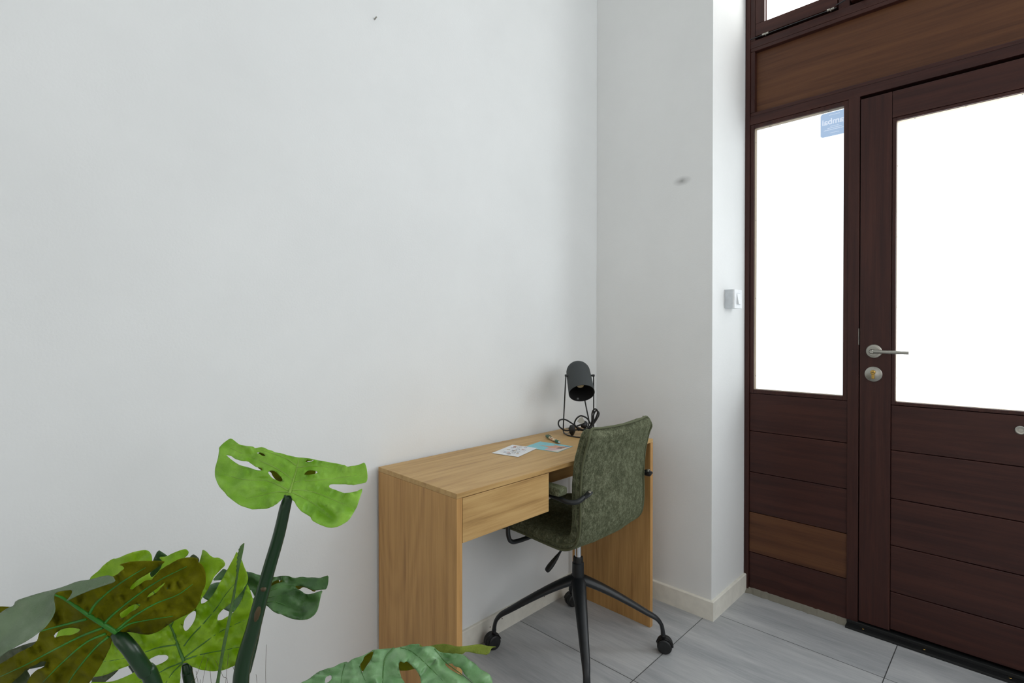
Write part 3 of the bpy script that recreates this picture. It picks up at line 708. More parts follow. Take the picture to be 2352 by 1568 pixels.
# ================================================================== CHAIR
HX, HY = -.545, -.30
ch = empty('office_chair', (HX, HY, 0), 'dark green upholstered swivel armchair on black four-star base, pushed under the desk', 'chair')
def CH(x, y, z): return (HX+x, HY+y, z)
prof = catmull([(0, .245, .440), (0, .232, .462), (0, .16, .482), (0, .05, .478), (0, -.05, .473), (0, -.095, .478), (0, -.127, .503), (0, -.137, .56), (0, -.137, .65), (0, -.144, .74), (0, -.162, .81), (0, -.182, .855)], 8)
def shell(prof, W0, W1, th, rc0, rc1):
    n = len(prof); L_ = [0]
    for a, b in zip(prof, prof[1:]): L_.append(L_[-1]+(b-a).length)
    tot = L_[-1]; bm = bmesh.new(); rings = []; edge = [[], []]
    for i_, p in enumerate(prof):
        t = (prof[min(i_+1, n-1)]-prof[max(i_-1, 0)]).normalized(); nrm = Vector((0, -t.z, t.y))      # towards sitter for seat: flips up
        s_ = L_[i_]; w_ = W0+(W1-W0)*min(1, max(0, s_/tot))
        for dd, rc_ in ((s_, rc0), (tot-s_, rc1)):
            if dd < rc_: w_ -= rc_-math.sqrt(max(0, rc_**2-(rc_-dd)**2))
        de = min(s_, tot-s_); ht = th/2*math.sqrt(max(.04, 1-(1-min(1, de/.014))**2))
        ring = []
        r_ = min(.016, ht*.9)
        back = max(0, min(1, (s_/tot-.45)*4))
        NS = 7
        loop = []
        for sgnw, sgnt, a0 in ((1, 1, 0), (-1, 1, 90), (-1, -1, 180), (1, -1, 270)):
            for k in range(5):
                a = math.radians(a0+22.5*k)
                loop.append((sgnw*(w_-r_)+r_*math.cos(a), sgnt*(ht-r_)+r_*math.sin(a)))
            # extra points along the flats
            if a0 == 0:
                for k in range(1, NS): loop.append(((w_-r_)*(1-2*k/NS), ht))
            if a0 == 180:
                for k in range(1, NS): loop.append((-(w_-r_)*(1-2*k/NS), -ht))
        for u_, v_ in loop:
            dish = .016*(1-(u_/max(w_, .01))**2)*min(1, (tot-s_)/.16+.25)
            q = p+nrm*(-v_+dish*(.5+.5*back)); ear = .010*(abs(u_)/max(w_, .01))**8*max(0, 1-(tot-s_)/.07) if back > .9 else 0
            ring.append(bm.verts.new((HX+u_, HY+q.y, q.z+ear)))
        rings.append(ring)
        for e_, sg in ((0, -1), (1, 1)):
            q = p+nrm*(ht-.003); ear = .010*max(0, 1-(tot-s_)/.07) if s_ > tot*.6 else 0; edge[e_].append(Vector((HX+sg*(w_-.002), HY+q.y, q.z+ear)))
    m_ = len(rings[0])
    for a, b in zip(rings, rings[1:]):
        for k in range(m_): bm.faces.new((a[k], a[(k+1) % m_], b[(k+1) % m_], b[k]))
    bm.faces.new(rings[0]); bm.faces.new(rings[-1])
    return bm, edge, rings
bm, edge, rings = shell(prof, .199, .1975, .045, .05, .022)
topb = [v.co.copy() for v in rings[-1]]
so = new_obj('seat_shell', bm, M['fabric'], ch, smooth=True)
md = so.modifiers.new('sub', 'SUBSURF'); md.levels = 1; md.render_levels = 2
tex = bpy.data.textures.new('cloth_swell', 'CLOUDS'); tex.noise_scale = .06
md = so.modifiers.new('swell', 'DISPLACE'); md.texture = tex; md.strength = .006; md.mid_level = .5; md.texture_coords = 'LOCAL'
# raised welt round the rear edge of the shell: left side, top, right side
def across(a, b): return [a.lerp(b, k/7) + Vector((0, -.010*math.sin(math.pi*k/7), -.004*math.sin(math.pi*k/7))) for k in range(1, 7)]
la, lb_ = edge[0][4::4], edge[1][4::4]
loopw = la+across(la[-1], lb_[-1])+lb_[::-1]
tube('welt', catmull(loopw, 4), .0040, M['welt'], so, 8)
mid0 = [Vector((v.x-.0015, v.y+(.017 if v.z > .53 else .004), v.z+(.016 if v.z < .49 else .006 if v.z < .53 else 0))) for v in la]
mid1 = [Vector((v.x+.0015, v.y+(.017 if v.z > .53 else .004), v.z+(.016 if v.z < .49 else .006 if v.z < .53 else 0))) for v in lb_]
tube('seam', catmull(mid0, 4), .0028, M['welt'], so, 8)
tube('seam', catmull(mid1, 4), .0028, M['welt'], so, 8)
# gas lift, hub, legs, casters
lathe('gas_lift', [(.0, .33), (.0125, .33), (.0125, .455), (0, .455)], CH(0, 0, 0), (0, 0, 1), M['chrome'], ch, 28)
lathe('lift_collar', [(.0, .30), (.0185, .30), (.0185, .343), (.0165, .348), (.0125, .348)], CH(0, 0, 0), (0, 0, 1), M['blackplastic'], ch, 28)
box('seat_plate', CH(-.09, -.09, .438), CH(.09, .10, .452), M['blackmetal'], ch, .003)
lathe('base_hub', [(.0, .185), (.018, .187), (.0215, .20), (.0225, .27), (.0215, .325), (.018, .328), (0, .328)], CH(0, 0, 0), (0, 0, 1), M['blackmetal'], ch, 32)
base_ang = math.atan2(-.536+.067, -.329+.751)
RAD = .317
def leg(ang):
    c, s = math.cos(ang), math.sin(ang)
    pts = [(.008, .262), (.03, .258), (.10, .228), (.18, .186), (.25, .146), (.285, .126), (.303, .105), (.309, .085), (.311, .068)]
    rad = [.030, .027, .0225, .0185, .0155, .0135, .0115, .0118, .0128]
    P3 = catmull([CH(c*r, s*r, z) for r, z in pts], 5); rr = []
    for i_ in range(len(P3)):
        f_ = i_/5; a = int(min(f_, len(rad)-1)); b = min(a+1, len(rad)-1); rr.append(rad[a]+(rad[b]-rad[a])*(f_-a))
    lo = tube('leg', P3, rr, M['blackmetal'], ch, 18, .62)
    # caster as a sub-part
    wx, wy = c*RAD, s*RAD; sp = ang+{0: 1.3, 1: .5, 2: 2.2, 3: 2.6}[LEGN]
    ax = Vector((math.cos(sp), math.sin(sp), 0)); perp = Vector((-ax.y, ax.x, 0))
    ctr = Vector(CH(wx, wy, .0265))
    bm = bmesh.new()
    for sg in (-1, 1): bm_lathe(bm, [(0, .0195*sg), (.021, .0195*sg), (.0225, .018*sg), (.0255, .0165*sg), (.0265, .014*sg), (.0265, .003*sg), (.02, .001*sg)], ctr, ax, 28)
    w = new_obj('caster_wheel', bm, M['blackplastic'], lo, True); w.modifiers.new('e', 'EDGE_SPLIT').split_angle = math.radians(35)
    bm = bm_tube(bmesh.new(), [Vector(CH(c*.311, s*.311, .070)), Vector(CH(c*.313, s*.313, .050))], .0085, 14)
    hd = []
    for a in range(0, 181, 12):
        aa = math.radians(a+10); hd.append(ctr+perp*math.cos(aa)*.0285+Vector((0, 0, math.sin(aa)*.0285+.0005)))
    bm_tube(bm, hd, .0032, 8, True)
    for k in range(len(hd)-1):
        bm.faces.new([bm.verts.new(v_) for v_ in (hd[k]-ax*.017, hd[k]+ax*.017, hd[k+1]+ax*.017, hd[k+1]-ax*.017)])
    new_obj('caster_hood', bm, M['blackplastic'], lo, True, autos=False)
for LEGN in range(4): leg(base_ang+LEGN*math.pi/2)
# height lever
lvr = tube('height_lever', [(-.585, -.300, .445), (-.605, -.288, .41), (-.626, -.274, .372)], .004, M['blackmetal'], ch, 10)
bm = bmesh.new()
bm_tube(bm, catmull([(-.622, -.276, .378), (-.632, -.268, .360), (-.645, -.256, .336), (-.655, -.246, .318), (-.659, -.243, .312)], 4), [.006, .007, .008, .0095, .011, .012, .0135, .0145, .015, .0155, .0155, .015, .0145, .0135, .0125, .0115, .009], 14, True, .62)
new_obj('lever_paddle', bm, M['blackplastic'], lvr, True)
# arms: the frame passes behind the backrest, forward under the pad and down below the seat
for sg in (-1, 1):
    A = lambda x, y, z: (HX+sg*x, y, z)
    pts = [A(.205, -.478, .652), A(.232 if sg < 0 else .214, -.470, .642), A(.247 if sg < 0 else .224, -.445, .640), A(.250 if sg < 0 else .240, -.40, .645), A(.250, -.30, .652), A(.250, -.215, .655), A(.250, -.188, .635), A(.250, -.182, .58), A(.250, -.182, .49), A(.250, -.186, .458), A(.240, -.19, .441), A(.21, -.195, .436), A(.12, -.21, .440)]
    arm = tube('armrest', catmull(pts, 5), .0078, M['blackmetal'], ch, 14)
    bm = bmesh.new(); nx = sg
    p0, p1 = Vector(A(.178, -.4815, .664)), Vector(A(.212, -.479, .650))
    bm_tube(bm, [p0-Vector((sg*-.004, 0, 0)), p0, (p0+p1)/2+Vector((0, -.002, 0)), p1], [.006, .0115, .0115, .008], 14, True, .42)
    new_obj('bracket', bm, M['blackmetal'], arm, True)
    lathe('bolt', [(0, .005), (.0045, .0045), (.006, .002), (.006, -.004)], p0+Vector((sg*.004, -.004, .0)), (0, -1, 0), M['steel'], arm, 16)
    bm = bm_box(bmesh.new(), (min(HX+sg*.228, HX+sg*.276), -.432 if sg < 0 else -.398, .655), (max(HX+sg*.228, HX+sg*.276), -.215, .684), .009)
    pad = new_obj('arm_pad', bm, M['fabric'], arm, True)
    pad.modifiers.new('sub', 'SUBSURF').render_levels = 2

# ================================================================== MONSTERA
plant = empty('potted_monstera', (-1.82, -.60, 0), 'artificial monstera with large split green leaves left of the desk', 'plant')
def zA(pts): return [(x*.38265, 980+y*.38265) for x, y in pts]
def zB(pts): return [(460+x*.18707, 980+y*.18707) for x, y in pts]
def zC(pts): return [(x*.20915, 1240+y*.20915) for x, y in pts]
def zD(pts): return [(420+x*.21554, 1230+y*.21554) for x, y in pts]
def zE(pts): return [(660+x*.21259, 1440+y*.21259) for x, y in pts]
def resample(poly_, step):
    out = []
    n = len(poly_)
    for i_ in range(n):
        a = np.array(poly_[i_]); b = np.array(poly_[(i_+1) % n]); d = np.linalg.norm(b-a); k = max(1, int(round(d/step)))
        for j in range(k): out.append(tuple(a+(b-a)*j/k))
    return out
def chaikin(poly_):
    out = []; n = len(poly_)
    for i_ in range(n):
        a = np.array(poly_[i_]); b = np.array(poly_[(i_+1) % n]); out += [tuple(a*.8+b*.2), tuple(a*.2+b*.8)]
    return out
def inside(p, poly_):
    x, y = p; c = False; n = len(poly_); j = n-1
    for i_ in range(n):
        xi, yi = poly_[i_]; xj, yj = poly_[j]
        if (yi > y) != (yj > y) and x < (xj-xi)*(y-yi)/(yj-yi)+xi: c = not c
        j = i_
    return c
def leaf_sheet(name, outline, holes, depth, mats, parent, veins=(), step=8.0, billow=.006, rip=.003, vmat=None, vr=.0011, thick=.0009, seed=0):
    """blade of a leaf: its outline is laid on a curved surface in the room (depth(x, y) = distance from the lens)"""
    polys = [resample(chaikin(p), step) for p in [outline]+list(holes)]
    segs = []
    for v in veins:
        for a, b in zip(v, v[1:]): segs.append((np.array(a, float), np.array(b, float)))
    arc = []
    for vi, v in enumerate(veins):
        L_ = 0
        for a, b in zip(v, v[1:]): arc.append((L_, vi)); L_ += math.hypot(b[0]-a[0], b[1]-a[1])
    def dv(p):
        p = np.array(p); m = 1e9; pos = 0; vi = 0
        for (a, b), (l0, q) in zip(segs, arc):
            ab = b-a; t = max(0, min(1, (p-a)@ab/(ab@ab+1e-9))); d_ = np.linalg.norm(p-a-ab*t)
            if d_ < m: m = d_; pos = l0+t*np.linalg.norm(ab); vi = q
        return m, pos, vi
    def dep(x, y):
        d = depth(x, y)
        if segs:
            q, pos, vi = dv((x, y)); d -= billow*(1-math.exp(-(q/16)**2))
            d += rip*(1-math.exp(-(q/9)**2))*noise.noise(Vector((pos/11, q/50, vi*7.3+seed)))
        else: d += rip*noise.noise(Vector((x/22+seed, y/15, seed)))
        d += rip*1.0*noise.noise(Vector((x/60+seed, y/48, seed+3)))
        return d
    pts, edges = [], []
    for pl in polys:
        s = len(pts); pts += pl; edges += [(s+i_, s+(i_+1) % len(pl)) for i_ in range(len(pl))]
    xs = [p[0] for p in polys[0]]; ys = [p[1] for p in polys[0]]
    random.seed(seed+1); y = min(ys)+step*.5; r_ = 0
    while y < max(ys):
        x = min(xs)+(step*.5 if r_ % 2 else 0)
        while x < max(xs):
            p = (x+random.uniform(-.6, .6), y+random.uniform(-.6, .6))
            if inside(p, polys[0]) and not any(inside(p, h_) for h_ in polys[1:]): pts.append(p)
            x += step
        y += step*.87; r_ += 1
    res = delaunay_2d_cdt([Vector(p) for p in pts], edges, [], 0, 1e-4)
    vv, ff = res[0], res[2]
    bm = bmesh.new(); bv = [bm.verts.new(at(v.x, v.y, dep(v.x, v.y))) for v in vv]
    for f in ff:
        c = (sum(vv[k].x for k in f)/len(f), sum(vv[k].y for k in f)/len(f))
        if inside(c, polys[0]) and not any(inside(c, h_) for h_ in polys[1:]):
            face = bm.faces.new([bv[k] for k in f]); face.normal_update()
            if face.normal.dot(Vector(CAM)-face.calc_center_median()) < 0: face.normal_flip()
    bmesh.ops.delete(bm, geom=[v for v in bm.verts if not v.link_faces], context='VERTS')
    o = new_obj(name, bm, mats, parent, smooth=True, autos=False)
    md = o.modifiers.new('thickness', 'SOLIDIFY'); md.thickness = thick; md.offset = -1; md.material_offset = 1; md.material_offset_rim = 0
    if vmat is not None and veins:
        bm = bmesh.new()
        for q, v in enumerate(veins):
            P3 = catmull([(a, b, 0) for a, b in v], 6); n = len(P3)
            r0 = vr*(2.0 if q == 0 else 1.0)
            bm_tube(bm, [at(p.x, p.y, depth(p.x, p.y)+rip*noise.noise(Vector((p.x/60+seed, p.y/48, seed+3)))) for p in P3], [r0*(1-.75*i_/(n-1)) for i_ in range(n)], 6)
        new_obj('vein', bm, vmat, o, True)
    return o

# --- top leaf
out1 = zB([(1080,835),(1035,855),(985,905),(910,965),(830,1000),(740,1005),(650,1012),(580,990),(490,960),(400,900),(340,855),(290,795),(240,745),(205,680),(180,610),(178,540),(185,490),(215,390),(232,290),(228,260),(250,230),(300,185),(365,140),(400,155),(440,190),(490,225),(560,232),(655,242),(670,262),(740,248),(790,255),(830,280),(895,295),(905,310),(990,322),(1060,345),(1130,360),(1200,375),(1280,378),(1390,400),(1480,415),(1550,430),(1600,440),(1680,450),(1760,468),(1810,490),(1850,480),(1905,475),(1960,460),(2018,433),(2040,500),(2050,580),(2052,640),(2035,680),(1985,690),(1900,710),(1800,705),(1700,700),(1620,698),(1590,705),(1580,730),(1595,755),(1640,765),(1700,790),(1760,812),(1850,805),(1920,790),(1970,765),(1990,755),(1985,800),(1960,870),(1930,960),(1890,1040),(1850,1110),(1790,1170),(1700,1220),(1620,1235),(1560,1230),(1480,1200),(1400,1160),(1365,1130),(1345,1095),(1290,1060),(1240,1035),(1190,970),(1150,910),(1130,890),(1110,845)])
h1 = [zB([(312,338),(370,350),(430,388),(490,412),(590,418),(625,450),(680,488),(745,500),(768,518),(745,535),(690,530),(600,500),(480,468),(420,430),(360,385)]),
      zB([(825,562),(850,535),(880,532),(920,548),(960,580),(1000,620),(1012,655),(990,672),(940,660),(880,625)]),
      zB([(1270,585),(1290,550),(1330,532),(1400,530),(1450,552),(1420,578),(1330,588)]),
      zB([(683,318),(730,308),(770,325),(805,355),(770,362),(735,340)]), zB([(1283,415),(1310,408),(1340,415),(1395,405),(1370,425),(1300,435)])]
v1 = [zB([(1095,820),(1120,740),(1150,640),(1185,520),(1215,380)]), zB([(1130,650),(1020,560),(880,480),(700,400),(520,330),(350,250)]), zB([(1175,470),(1060,390),(900,330),(720,280)]),
      zB([(1080,780),(950,710),(820,665),(560,650),(380,610),(200,550)]), zB([(1080,800),(940,800),(760,840),(560,880)]), zB([(1140,690),(1250,665),(1500,650),(1750,620),(1920,595)]),
      zB([(1120,780),(1250,780),(1420,810),(1600,880),(1760,950),(1890,1000)]), zB([(1120,800),(1250,860),(1420,960),(1600,1100)]), zB([(1190,500),(1350,480),(1500,490),(1580,505)])]
d1 = lambda x, y: .84+.00062*(1140-y)+6e-7*(x-663)**2
L1 = leaf_sheet('leaf', out1, h1, d1, [M['lime'], M['olive']], plant, v1, 7.0, .010, .013, M['veinlight'], .0014, seed=1)
b1 = zB([(720,300),(690,420),(700,500),(770,545),(830,540),(870,560),(885,600),(930,655),(1010,700),(1100,720),(1300,640),(1400,605),(1418,560),(1400,500),(1350,440),(1290,425),(1400,412),(1200,385),(900,320)])
leaf_sheet('leaf_far_side', b1, [], lambda x, y: .93+.0006*(y-1045), [M['olive'], M['lime']], L1, step=12.0, seed=2)
# --- large leaf seen from below, in front
out2 = zC([(1290,1022),(1232,1090),(1215,1160),(1170,1260),(1100,1390),(1030,1500),(980,1568),(880,1720),(700,1800),(450,1800),(260,1640),(290,1568),(330,1500),(385,1440),(490,1385),(520,1330),(460,1330),(380,1375),(285,1420),(250,1460),(220,1490),(170,1530),(130,1568),(20,1680),(-150,1700),(-250,1560),(-120,1420),(0,1360),(100,1300),(200,1240),(300,1190),(370,1150),(412,1095),(430,1020),(480,930),(560,800),(600,700),(583,605),(620,570),(690,550),(790,545),(900,520),(1100,480),(1270,455),(1250,430),(1225,405),(1290,375),(1320,350),(1370,310),(1350,285),(1310,270),(1450,238),(1560,226),(1670,230),(1800,235),(1795,255),(1740,290),(1650,355),(1510,435),(1450,490),(1420,540),(1450,545),(1500,510),(1600,440),(1665,440),(1690,400),(1770,320),(1880,260),(1960,215),(2040,195),(2120,190),(2180,210),(2170,240),(2220,280),(2255,350),(2262,440),(2255,500),(2220,570),(2190,680),(2140,760),(2070,810),(1980,850),(1900,895),(1850,930),(1750,1000),(1650,1038),(1560,1035),(1440,1010),(1340,1010)])
h2 = [zC([(583,1060),(600,1030),(680,975),(780,960),(885,975),(860,1010),(780,1045),(700,1045),(600,1072)]), zC([(1605,640),(1640,590),(1700,550),(1830,450),(1780,520),(1700,590)]), zC([(1310,805),(1380,760),(1450,710),(1560,690),(1500,760),(1430,790),(1400,830),(1330,860)])]
v2 = [zC([(1285,1010),(1150,930),(1000,840),(840,730),(700,640),(600,600)]), zC([(980,810),(1050,700),(1200,560),(1400,420),(1600,300)]), zC([(1150,910),(1260,800),(1500,610),(1750,440),(2050,290)]),
      zC([(1285,985),(1450,850),(1700,700),(1950,600),(2120,480)]), zC([(1290,1000),(1420,920),(1600,880),(1900,835)]), zC([(950,865),(700,930),(550,970),(400,1015)]),
      zC([(1130,960),(900,1050),(600,1200),(300,1360),(0,1500)]), zC([(1160,1025),(950,1120),(700,1330),(470,1560)]), zC([(1190,1060),(1050,1180),(850,1420),(730,1600)])]
d2 = lambda x, y: .665-.00030*(1453-y)+.00012*(x-262)+5e-7*(x-262)**2
L2 = leaf_sheet('leaf', out2, h2, d2, [M['olive'], M['dark']], plant, v2, 8.0, -.008, .011, M['veingreen'], .0018, seed=5)
g2 = zC([(-120,880),(0,800),(80,745),(150,720),(170,665),(300,620),(470,570),(560,550),(700,510),(850,450),(1000,430),(1120,395),(1190,385),(1240,400),(1270,455),(1130,500),(1000,545),(860,600),(720,670),(760,630),(790,580),(790,545),(700,550),(620,570),(585,605),(590,680),(605,770),(570,850),(500,950),(400,1030),(300,1100),(200,1150),(90,1210),(0,1280),(-120,1330)])
leaf_sheet('curled_lobe', g2, [], lambda x, y: .595+.0004*(1380-y)-.00005*x, [M['greyg'], M['olive']], L2, [zC([(480,570),(390,660)]), zC([(300,700),(200,900),(0,1100)]), zC([(560,640),(420,850),(150,1050)])], 9.0, .003, .0035, seed=7)
# --- dark leaf low behind it
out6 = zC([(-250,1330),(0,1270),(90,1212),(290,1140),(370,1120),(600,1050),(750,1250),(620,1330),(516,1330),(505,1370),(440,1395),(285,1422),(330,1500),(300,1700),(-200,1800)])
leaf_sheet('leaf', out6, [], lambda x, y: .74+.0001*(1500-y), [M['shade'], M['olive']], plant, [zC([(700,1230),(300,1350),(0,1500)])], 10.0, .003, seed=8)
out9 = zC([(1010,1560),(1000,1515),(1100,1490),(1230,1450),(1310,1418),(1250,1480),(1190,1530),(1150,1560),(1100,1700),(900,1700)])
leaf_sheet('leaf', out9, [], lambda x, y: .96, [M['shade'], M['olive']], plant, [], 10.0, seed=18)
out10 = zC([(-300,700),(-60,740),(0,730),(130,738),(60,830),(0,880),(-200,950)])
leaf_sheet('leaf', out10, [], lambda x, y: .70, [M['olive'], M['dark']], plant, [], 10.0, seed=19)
# --- large lime leaf in the middle
left4 = zC([(2020,1345),(1990,1380),(1980,1450),(1975,1568),(1960,1750),(1700,1850),(1300,1750),(1000,1650),(980,1555),(1150,1558),(1250,1550),(1400,1490),(1500,1440),(1560,1400),(1540,1365),(1440,1368),(1300,1420),(1150,1485),(1030,1505),(900,1490),(700,1420),(600,1280),(600,1100),(680,900),(820,700),(940,560),(985,430),(1000,400),(1090,330),(1130,280),(1230,205),(1280,205),(1400,150),(1500,125),(1590,108),(1640,125),(1665,170),(1670,225),(1650,300),(1640,370),(1655,415),(1690,395),(1760,320),(1790,240),(1740,185),(1830,180),(1890,145),(2000,105),(2045,98),(2075,130),(2060,165),(2030,190),(2010,240),(2050,330),(2110,400),(2160,330),(2185,250)])
right4 = zD([(200,200),(208,145),(250,165),(290,210),(330,235),(380,232),(430,260),(450,290),(440,325),(400,365),(330,440),(300,500),(250,600),(200,670),(185,700),(195,725),(230,715),(280,680),(340,600),(400,490),(440,430),(490,330),(540,240),(573,165),(590,200),(630,260),(650,330),(680,400),(693,450),(680,510),(630,590),(560,670),(480,740),(420,790),(380,830),(362,880),(375,905),(410,905),(470,865),(530,825),(570,780),(620,700),(660,600),(685,510),(710,560),(740,650),(760,730),(790,900),(793,980),(780,1080),(760,1150),(700,1260),(600,1340),(570,1375),(480,1415),(400,1435),(300,1440),(200,1425),(110,1400),(50,1355)])
out4 = left4+right4
h4 = [zD([(3,980),(10,900),(50,840),(110,800),(138,805),(140,860),(110,930),(60,1000),(20,1022)]), zC([(1625,1320),(1680,1280),(1750,1255),(1820,1255),(1850,1280),(1840,1310),(1790,1345),(1720,1375),(1680,1385)])]
v4 = [zC([(2020,1330),(1960,1180),(1900,1000),(1850,900),(1760,700),(1650,500)]), zD([(10,1180),(100,1060),(250,900),(380,740),(460,620),(580,480)]), zD([(20,1300),(200,1160),(420,1010),(700,880)]), zD([(20,1320),(250,1250),(430,1220),(610,1185)]),
      zC([(1970,1150),(1750,1175),(1560,1240),(1350,1300),(1120,1340)]), zC([(2010,1335),(1850,1400),(1700,1480),(1500,1568)]), zC([(2010,1345),(1900,1450),(1820,1568)]), zC([(1880,940),(2000,700),(2240,330)]), zC([(1800,800),(1500,700),(1200,400)])]
d4 = lambda x, y: .875+.00022*(1521-y)+4e-7*(x-424)**2
leaf_sheet('leaf', out4, h4, d4, [M['mid'], M['olive']], plant, v4, 8.0, .011, .013, M['veindark'], .0014, seed=11)
# dark spike of another leaf showing in the gap
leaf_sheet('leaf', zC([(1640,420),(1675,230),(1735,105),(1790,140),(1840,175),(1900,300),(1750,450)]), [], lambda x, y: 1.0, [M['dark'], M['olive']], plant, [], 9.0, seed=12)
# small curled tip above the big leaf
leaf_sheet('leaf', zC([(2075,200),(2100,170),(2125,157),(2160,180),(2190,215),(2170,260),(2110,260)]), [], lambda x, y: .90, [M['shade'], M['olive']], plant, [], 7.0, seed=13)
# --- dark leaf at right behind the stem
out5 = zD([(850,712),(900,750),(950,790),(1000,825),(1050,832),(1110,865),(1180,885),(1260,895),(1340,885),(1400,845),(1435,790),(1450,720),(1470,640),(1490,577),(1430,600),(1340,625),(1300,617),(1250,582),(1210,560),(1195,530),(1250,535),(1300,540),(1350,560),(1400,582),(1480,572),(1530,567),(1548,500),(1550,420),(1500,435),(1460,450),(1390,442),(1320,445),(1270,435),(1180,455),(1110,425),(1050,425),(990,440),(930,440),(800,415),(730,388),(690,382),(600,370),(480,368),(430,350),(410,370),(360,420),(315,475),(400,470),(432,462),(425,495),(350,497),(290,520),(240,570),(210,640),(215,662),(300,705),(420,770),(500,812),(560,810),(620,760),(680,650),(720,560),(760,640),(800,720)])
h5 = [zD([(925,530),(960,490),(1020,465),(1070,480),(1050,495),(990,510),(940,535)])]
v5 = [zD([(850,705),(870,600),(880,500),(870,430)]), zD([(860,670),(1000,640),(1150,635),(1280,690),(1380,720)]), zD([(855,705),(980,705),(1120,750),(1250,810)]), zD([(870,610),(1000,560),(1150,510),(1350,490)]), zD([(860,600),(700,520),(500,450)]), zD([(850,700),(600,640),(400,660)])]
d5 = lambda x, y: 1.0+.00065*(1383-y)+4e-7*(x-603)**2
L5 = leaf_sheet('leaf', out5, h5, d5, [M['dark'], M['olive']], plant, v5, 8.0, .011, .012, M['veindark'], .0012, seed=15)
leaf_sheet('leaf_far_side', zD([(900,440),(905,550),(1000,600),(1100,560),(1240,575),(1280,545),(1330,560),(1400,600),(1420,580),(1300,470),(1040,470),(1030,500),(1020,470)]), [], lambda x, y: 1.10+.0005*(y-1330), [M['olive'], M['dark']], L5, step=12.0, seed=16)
# --- leaf low at the front right
out8 = zE([(120,640),(150,600),(230,560),(330,480),(420,450),(500,430),(570,390),(640,370),(655,385),(690,350),(740,330),(820,305),(900,260),(925,245),(1000,235),(1150,225),(1240,210),(1340,185),(1425,178),(1430,215),(1530,200),(1590,215),(1620,250),(1660,275),(1760,285),(1890,290),(1935,320),(1960,350),(2030,390),(2080,450),(2180,500),(2210,550),(2218,602),(2200,750),(1900,1000),(1200,1100),(500,1000),(100,750)])
h8 = [zE([(930,252),(860,290),(825,320),(820,350),(780,405),(790,430),(805,500),(840,440),(890,370),(925,300)]), zE([(1203,400),(1215,362),(1260,380),(1300,370),(1350,410),(1360,430),(1390,460),(1430,520),(1445,602),(1440,720),(1300,760),(1270,602),(1230,540),(1210,480)]),
      zE([(1705,385),(1740,390),(1785,390),(1800,420),(1870,440),(1890,470),(1920,520),(1980,570),(2010,602),(1990,602),(1890,520),(1800,480),(1740,440),(1710,410)]), zE([(412,530),(475,508),(480,560),(430,602),(400,600)])]
v8 = [zE([(1150,228),(1080,300),(1040,400),(1030,602),(1020,900)]), zE([(1220,220),(1350,270),(1500,400),(1700,600),(1900,850)]), zE([(620,400),(590,520),(570,700)]), zE([(780,420),(820,530),(900,700)]), zE([(1590,230),(1700,370),(1950,560),(2100,700)])]
d8 = lambda x, y: .80+.00075*(1568-y)+3e-7*(x-900)**2
L8 = leaf_sheet('leaf', out8, h8, d8, [M['g8'], M['olive']], plant, v8, 7.0, .011, .013, M['veindark'], .0010, seed=21)
leaf_sheet('leaf_far_side', zE([(915,262),(830,320),(780,400),(810,490),(860,430),(935,340),(1100,330),(1200,350),(1200,470),(1300,468),(1370,450),(1395,455),(1360,380),(1400,230),(1200,240)]), [], lambda x, y: .90+.0005*(y-1500), [M['olive'], M['mid']], L8, step=10.0, seed=22)
leaf_sheet('leaf_tip', zE([(1428,180),(1470,213),(1530,203),(1600,188),(1690,175),(1760,190),(1840,210),(1940,200),(2080,180),(2150,200),(2270,212),(2207,216),(2175,298),(2060,285),(1930,258),(1890,292),(1760,290),(1660,280),(1600,230),(1520,230),(1440,220)]), [], lambda x, y: .862-.0003*(x-1000)*.3+.0006*(1500-y), [leafmat('leaf_yellow_underside', srgb(110, 128, 30), srgb(160, 176, 66), .4, .5), M['dark']], L8, step=7.0, rip=.002, seed=23)
# --- thin serrated blade seen edge-on
ser = [(345,1620),(385,1400),(420,1180),(470,950),(520,700),(560,480),(576,400),(568,370),(578,350),(570,325),(582,305),(573,280),(586,258),(576,235),(590,215),(584,190),(598,170),(594,148),(608,135),(612,115),(628,100),(640,88),(658,78),(655,100),(645,160),(625,250),(605,330),(590,420),(560,620),(520,850),(480,1050),(430,1300),(398,1500),(385,1620)]
leaf_sheet('leaf', zD(ser), [], lambda x, y: .79+.0004*(x-530), [M['thin'], M['thin']], plant, [], 5.0, rip=.0005, thick=.0016, seed=25)
# --- stems
POT = (-1.82, -.60, .40)
def stem(px, dps, widths, mat=None, side_=(0, 0)):
    P3 = [Vector(at(x, y, d)) for (x, y), d in zip(px, dps)]
    e = Vector((POT[0]+side_[0], POT[1]+side_[1], POT[2]-.03)); P3 += [P3[-1].lerp(e, .5)+Vector((0, 0, -.02)), e]
    w = list(widths)+[widths[-1], widths[-1]]
    C = catmull(P3, 8); rr = []
    for i_ in range(len(C)):
        f_ = i_/8; a = int(min(f_, len(w)-1)); b = min(a+1, len(w)-1); rr.append(w[a]+(w[b]-w[a])*(f_-a))
    return tube('stem', C, rr, mat or M['stem'], plant, 16)
S1 = stem([(663, 1138), (655, 1165), (640, 1230), (614, 1320), (585, 1430), (553, 1570)], [.842, .842, .84, .84, .84, .84], [.0068, .0085, .0092, .0098, .0110, .0122], side_=(.03, 0))
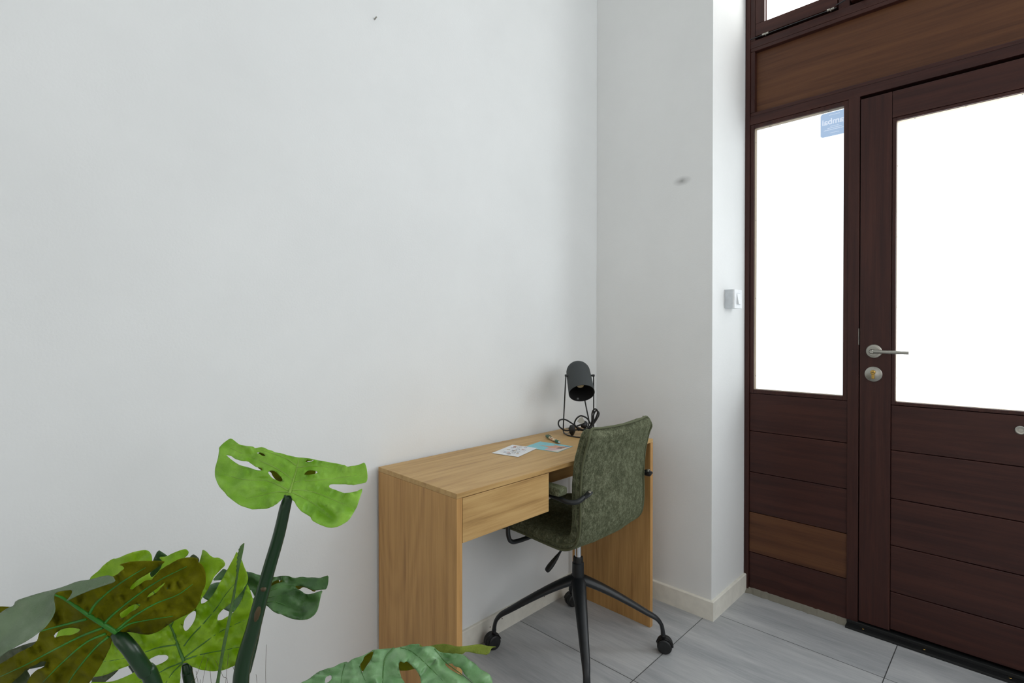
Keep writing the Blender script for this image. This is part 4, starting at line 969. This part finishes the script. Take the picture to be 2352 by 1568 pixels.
# worn brown patches on the tall stem
for (xa, ya_), (xb, yb_) in (((607, 1345), (604, 1358)), ((598, 1382), (585, 1432))):
    new_obj('worn_patch', bm_tube(bmesh.new(), catmull([tuple(at(xa, ya_, .8335)), tuple(at((xa+xb)/2, (ya_+yb_)/2, .8325)), tuple(at(xb, yb_, .8325))], 4), [.001, .0028, .0040, .0044, .0050, .0044, .0040, .0028, .001], 10, True), M['stembrown'], S1, True)
stem(zC([(1262,1022),(1330,1085),(1430,1195),(1510,1310),(1590,1430),(1690,1590)]), [.666, .664, .665, .67, .68, .69], [.0055, .0085, .0088, .0090, .0092, .0094], side_=(-.03, -.03))
stem(zC([(2042,1352),(2055,1420),(2085,1590)]), [.88, .88, .88], [.0062, .0078, .0082], side_=(0, .03))
stem(zD([(848,715),(825,800),(795,960),(750,1180),(690,1420),(655,1590)]), [1.0, .99, .98, .96, .95, .94], [.0052, .0065, .0068, .007, .007, .007], side_=(.03, .03))
stem(zC([(1440,1360),(1500,1440),(1580,1600)]), [.93, .93, .93], [.005, .006, .006], side_=(-.01, .04))
stem([(880, 1600), (800, 1700), (700, 1850)], [.79, .80, .82], [.007, .008, .008], side_=(.05, -.02))
stem([(80, 1610), (200, 1750)], [.76, .80], [.006, .007], side_=(-.04, 0))
# fine fibres standing up between the stems
bm = bmesh.new(); random.seed(31)
fx = [(470,1500,445,1600),(482,1530,500,1600),(478,1510,470,1620),(450,1540,462,1620),(612,1480,616,1620),(588,1548,606,1600),(525,1500,520,1620),(535,1530,545,1620),(495,1515,520,1600),(460,1560,440,1620)]
for a, b, c, d in fx:
    p0 = Vector(at(a, b, .84)); p1 = Vector(at(c, d, .84)); m_ = (p0+p1)/2+Vector((random.uniform(-.006, .006), random.uniform(-.006, .006), 0))
    bm_tube(bm, catmull([p0, m_, p1, Vector((POT[0]+random.uniform(-.05, .05), POT[1]+random.uniform(-.05, .05), POT[2]-.02))], 5), .00028, 4)
new_obj('fibre', bm, M['fibre'], plant)
lathe('pot', [(0, 0), (.11, 0), (.115, .005), (.155, .37), (.158, .40), (.150, .40), (.145, .37), (.0, .37)], (POT[0], POT[1], 0), (0, 0, 1), M['pot'], plant, 40)
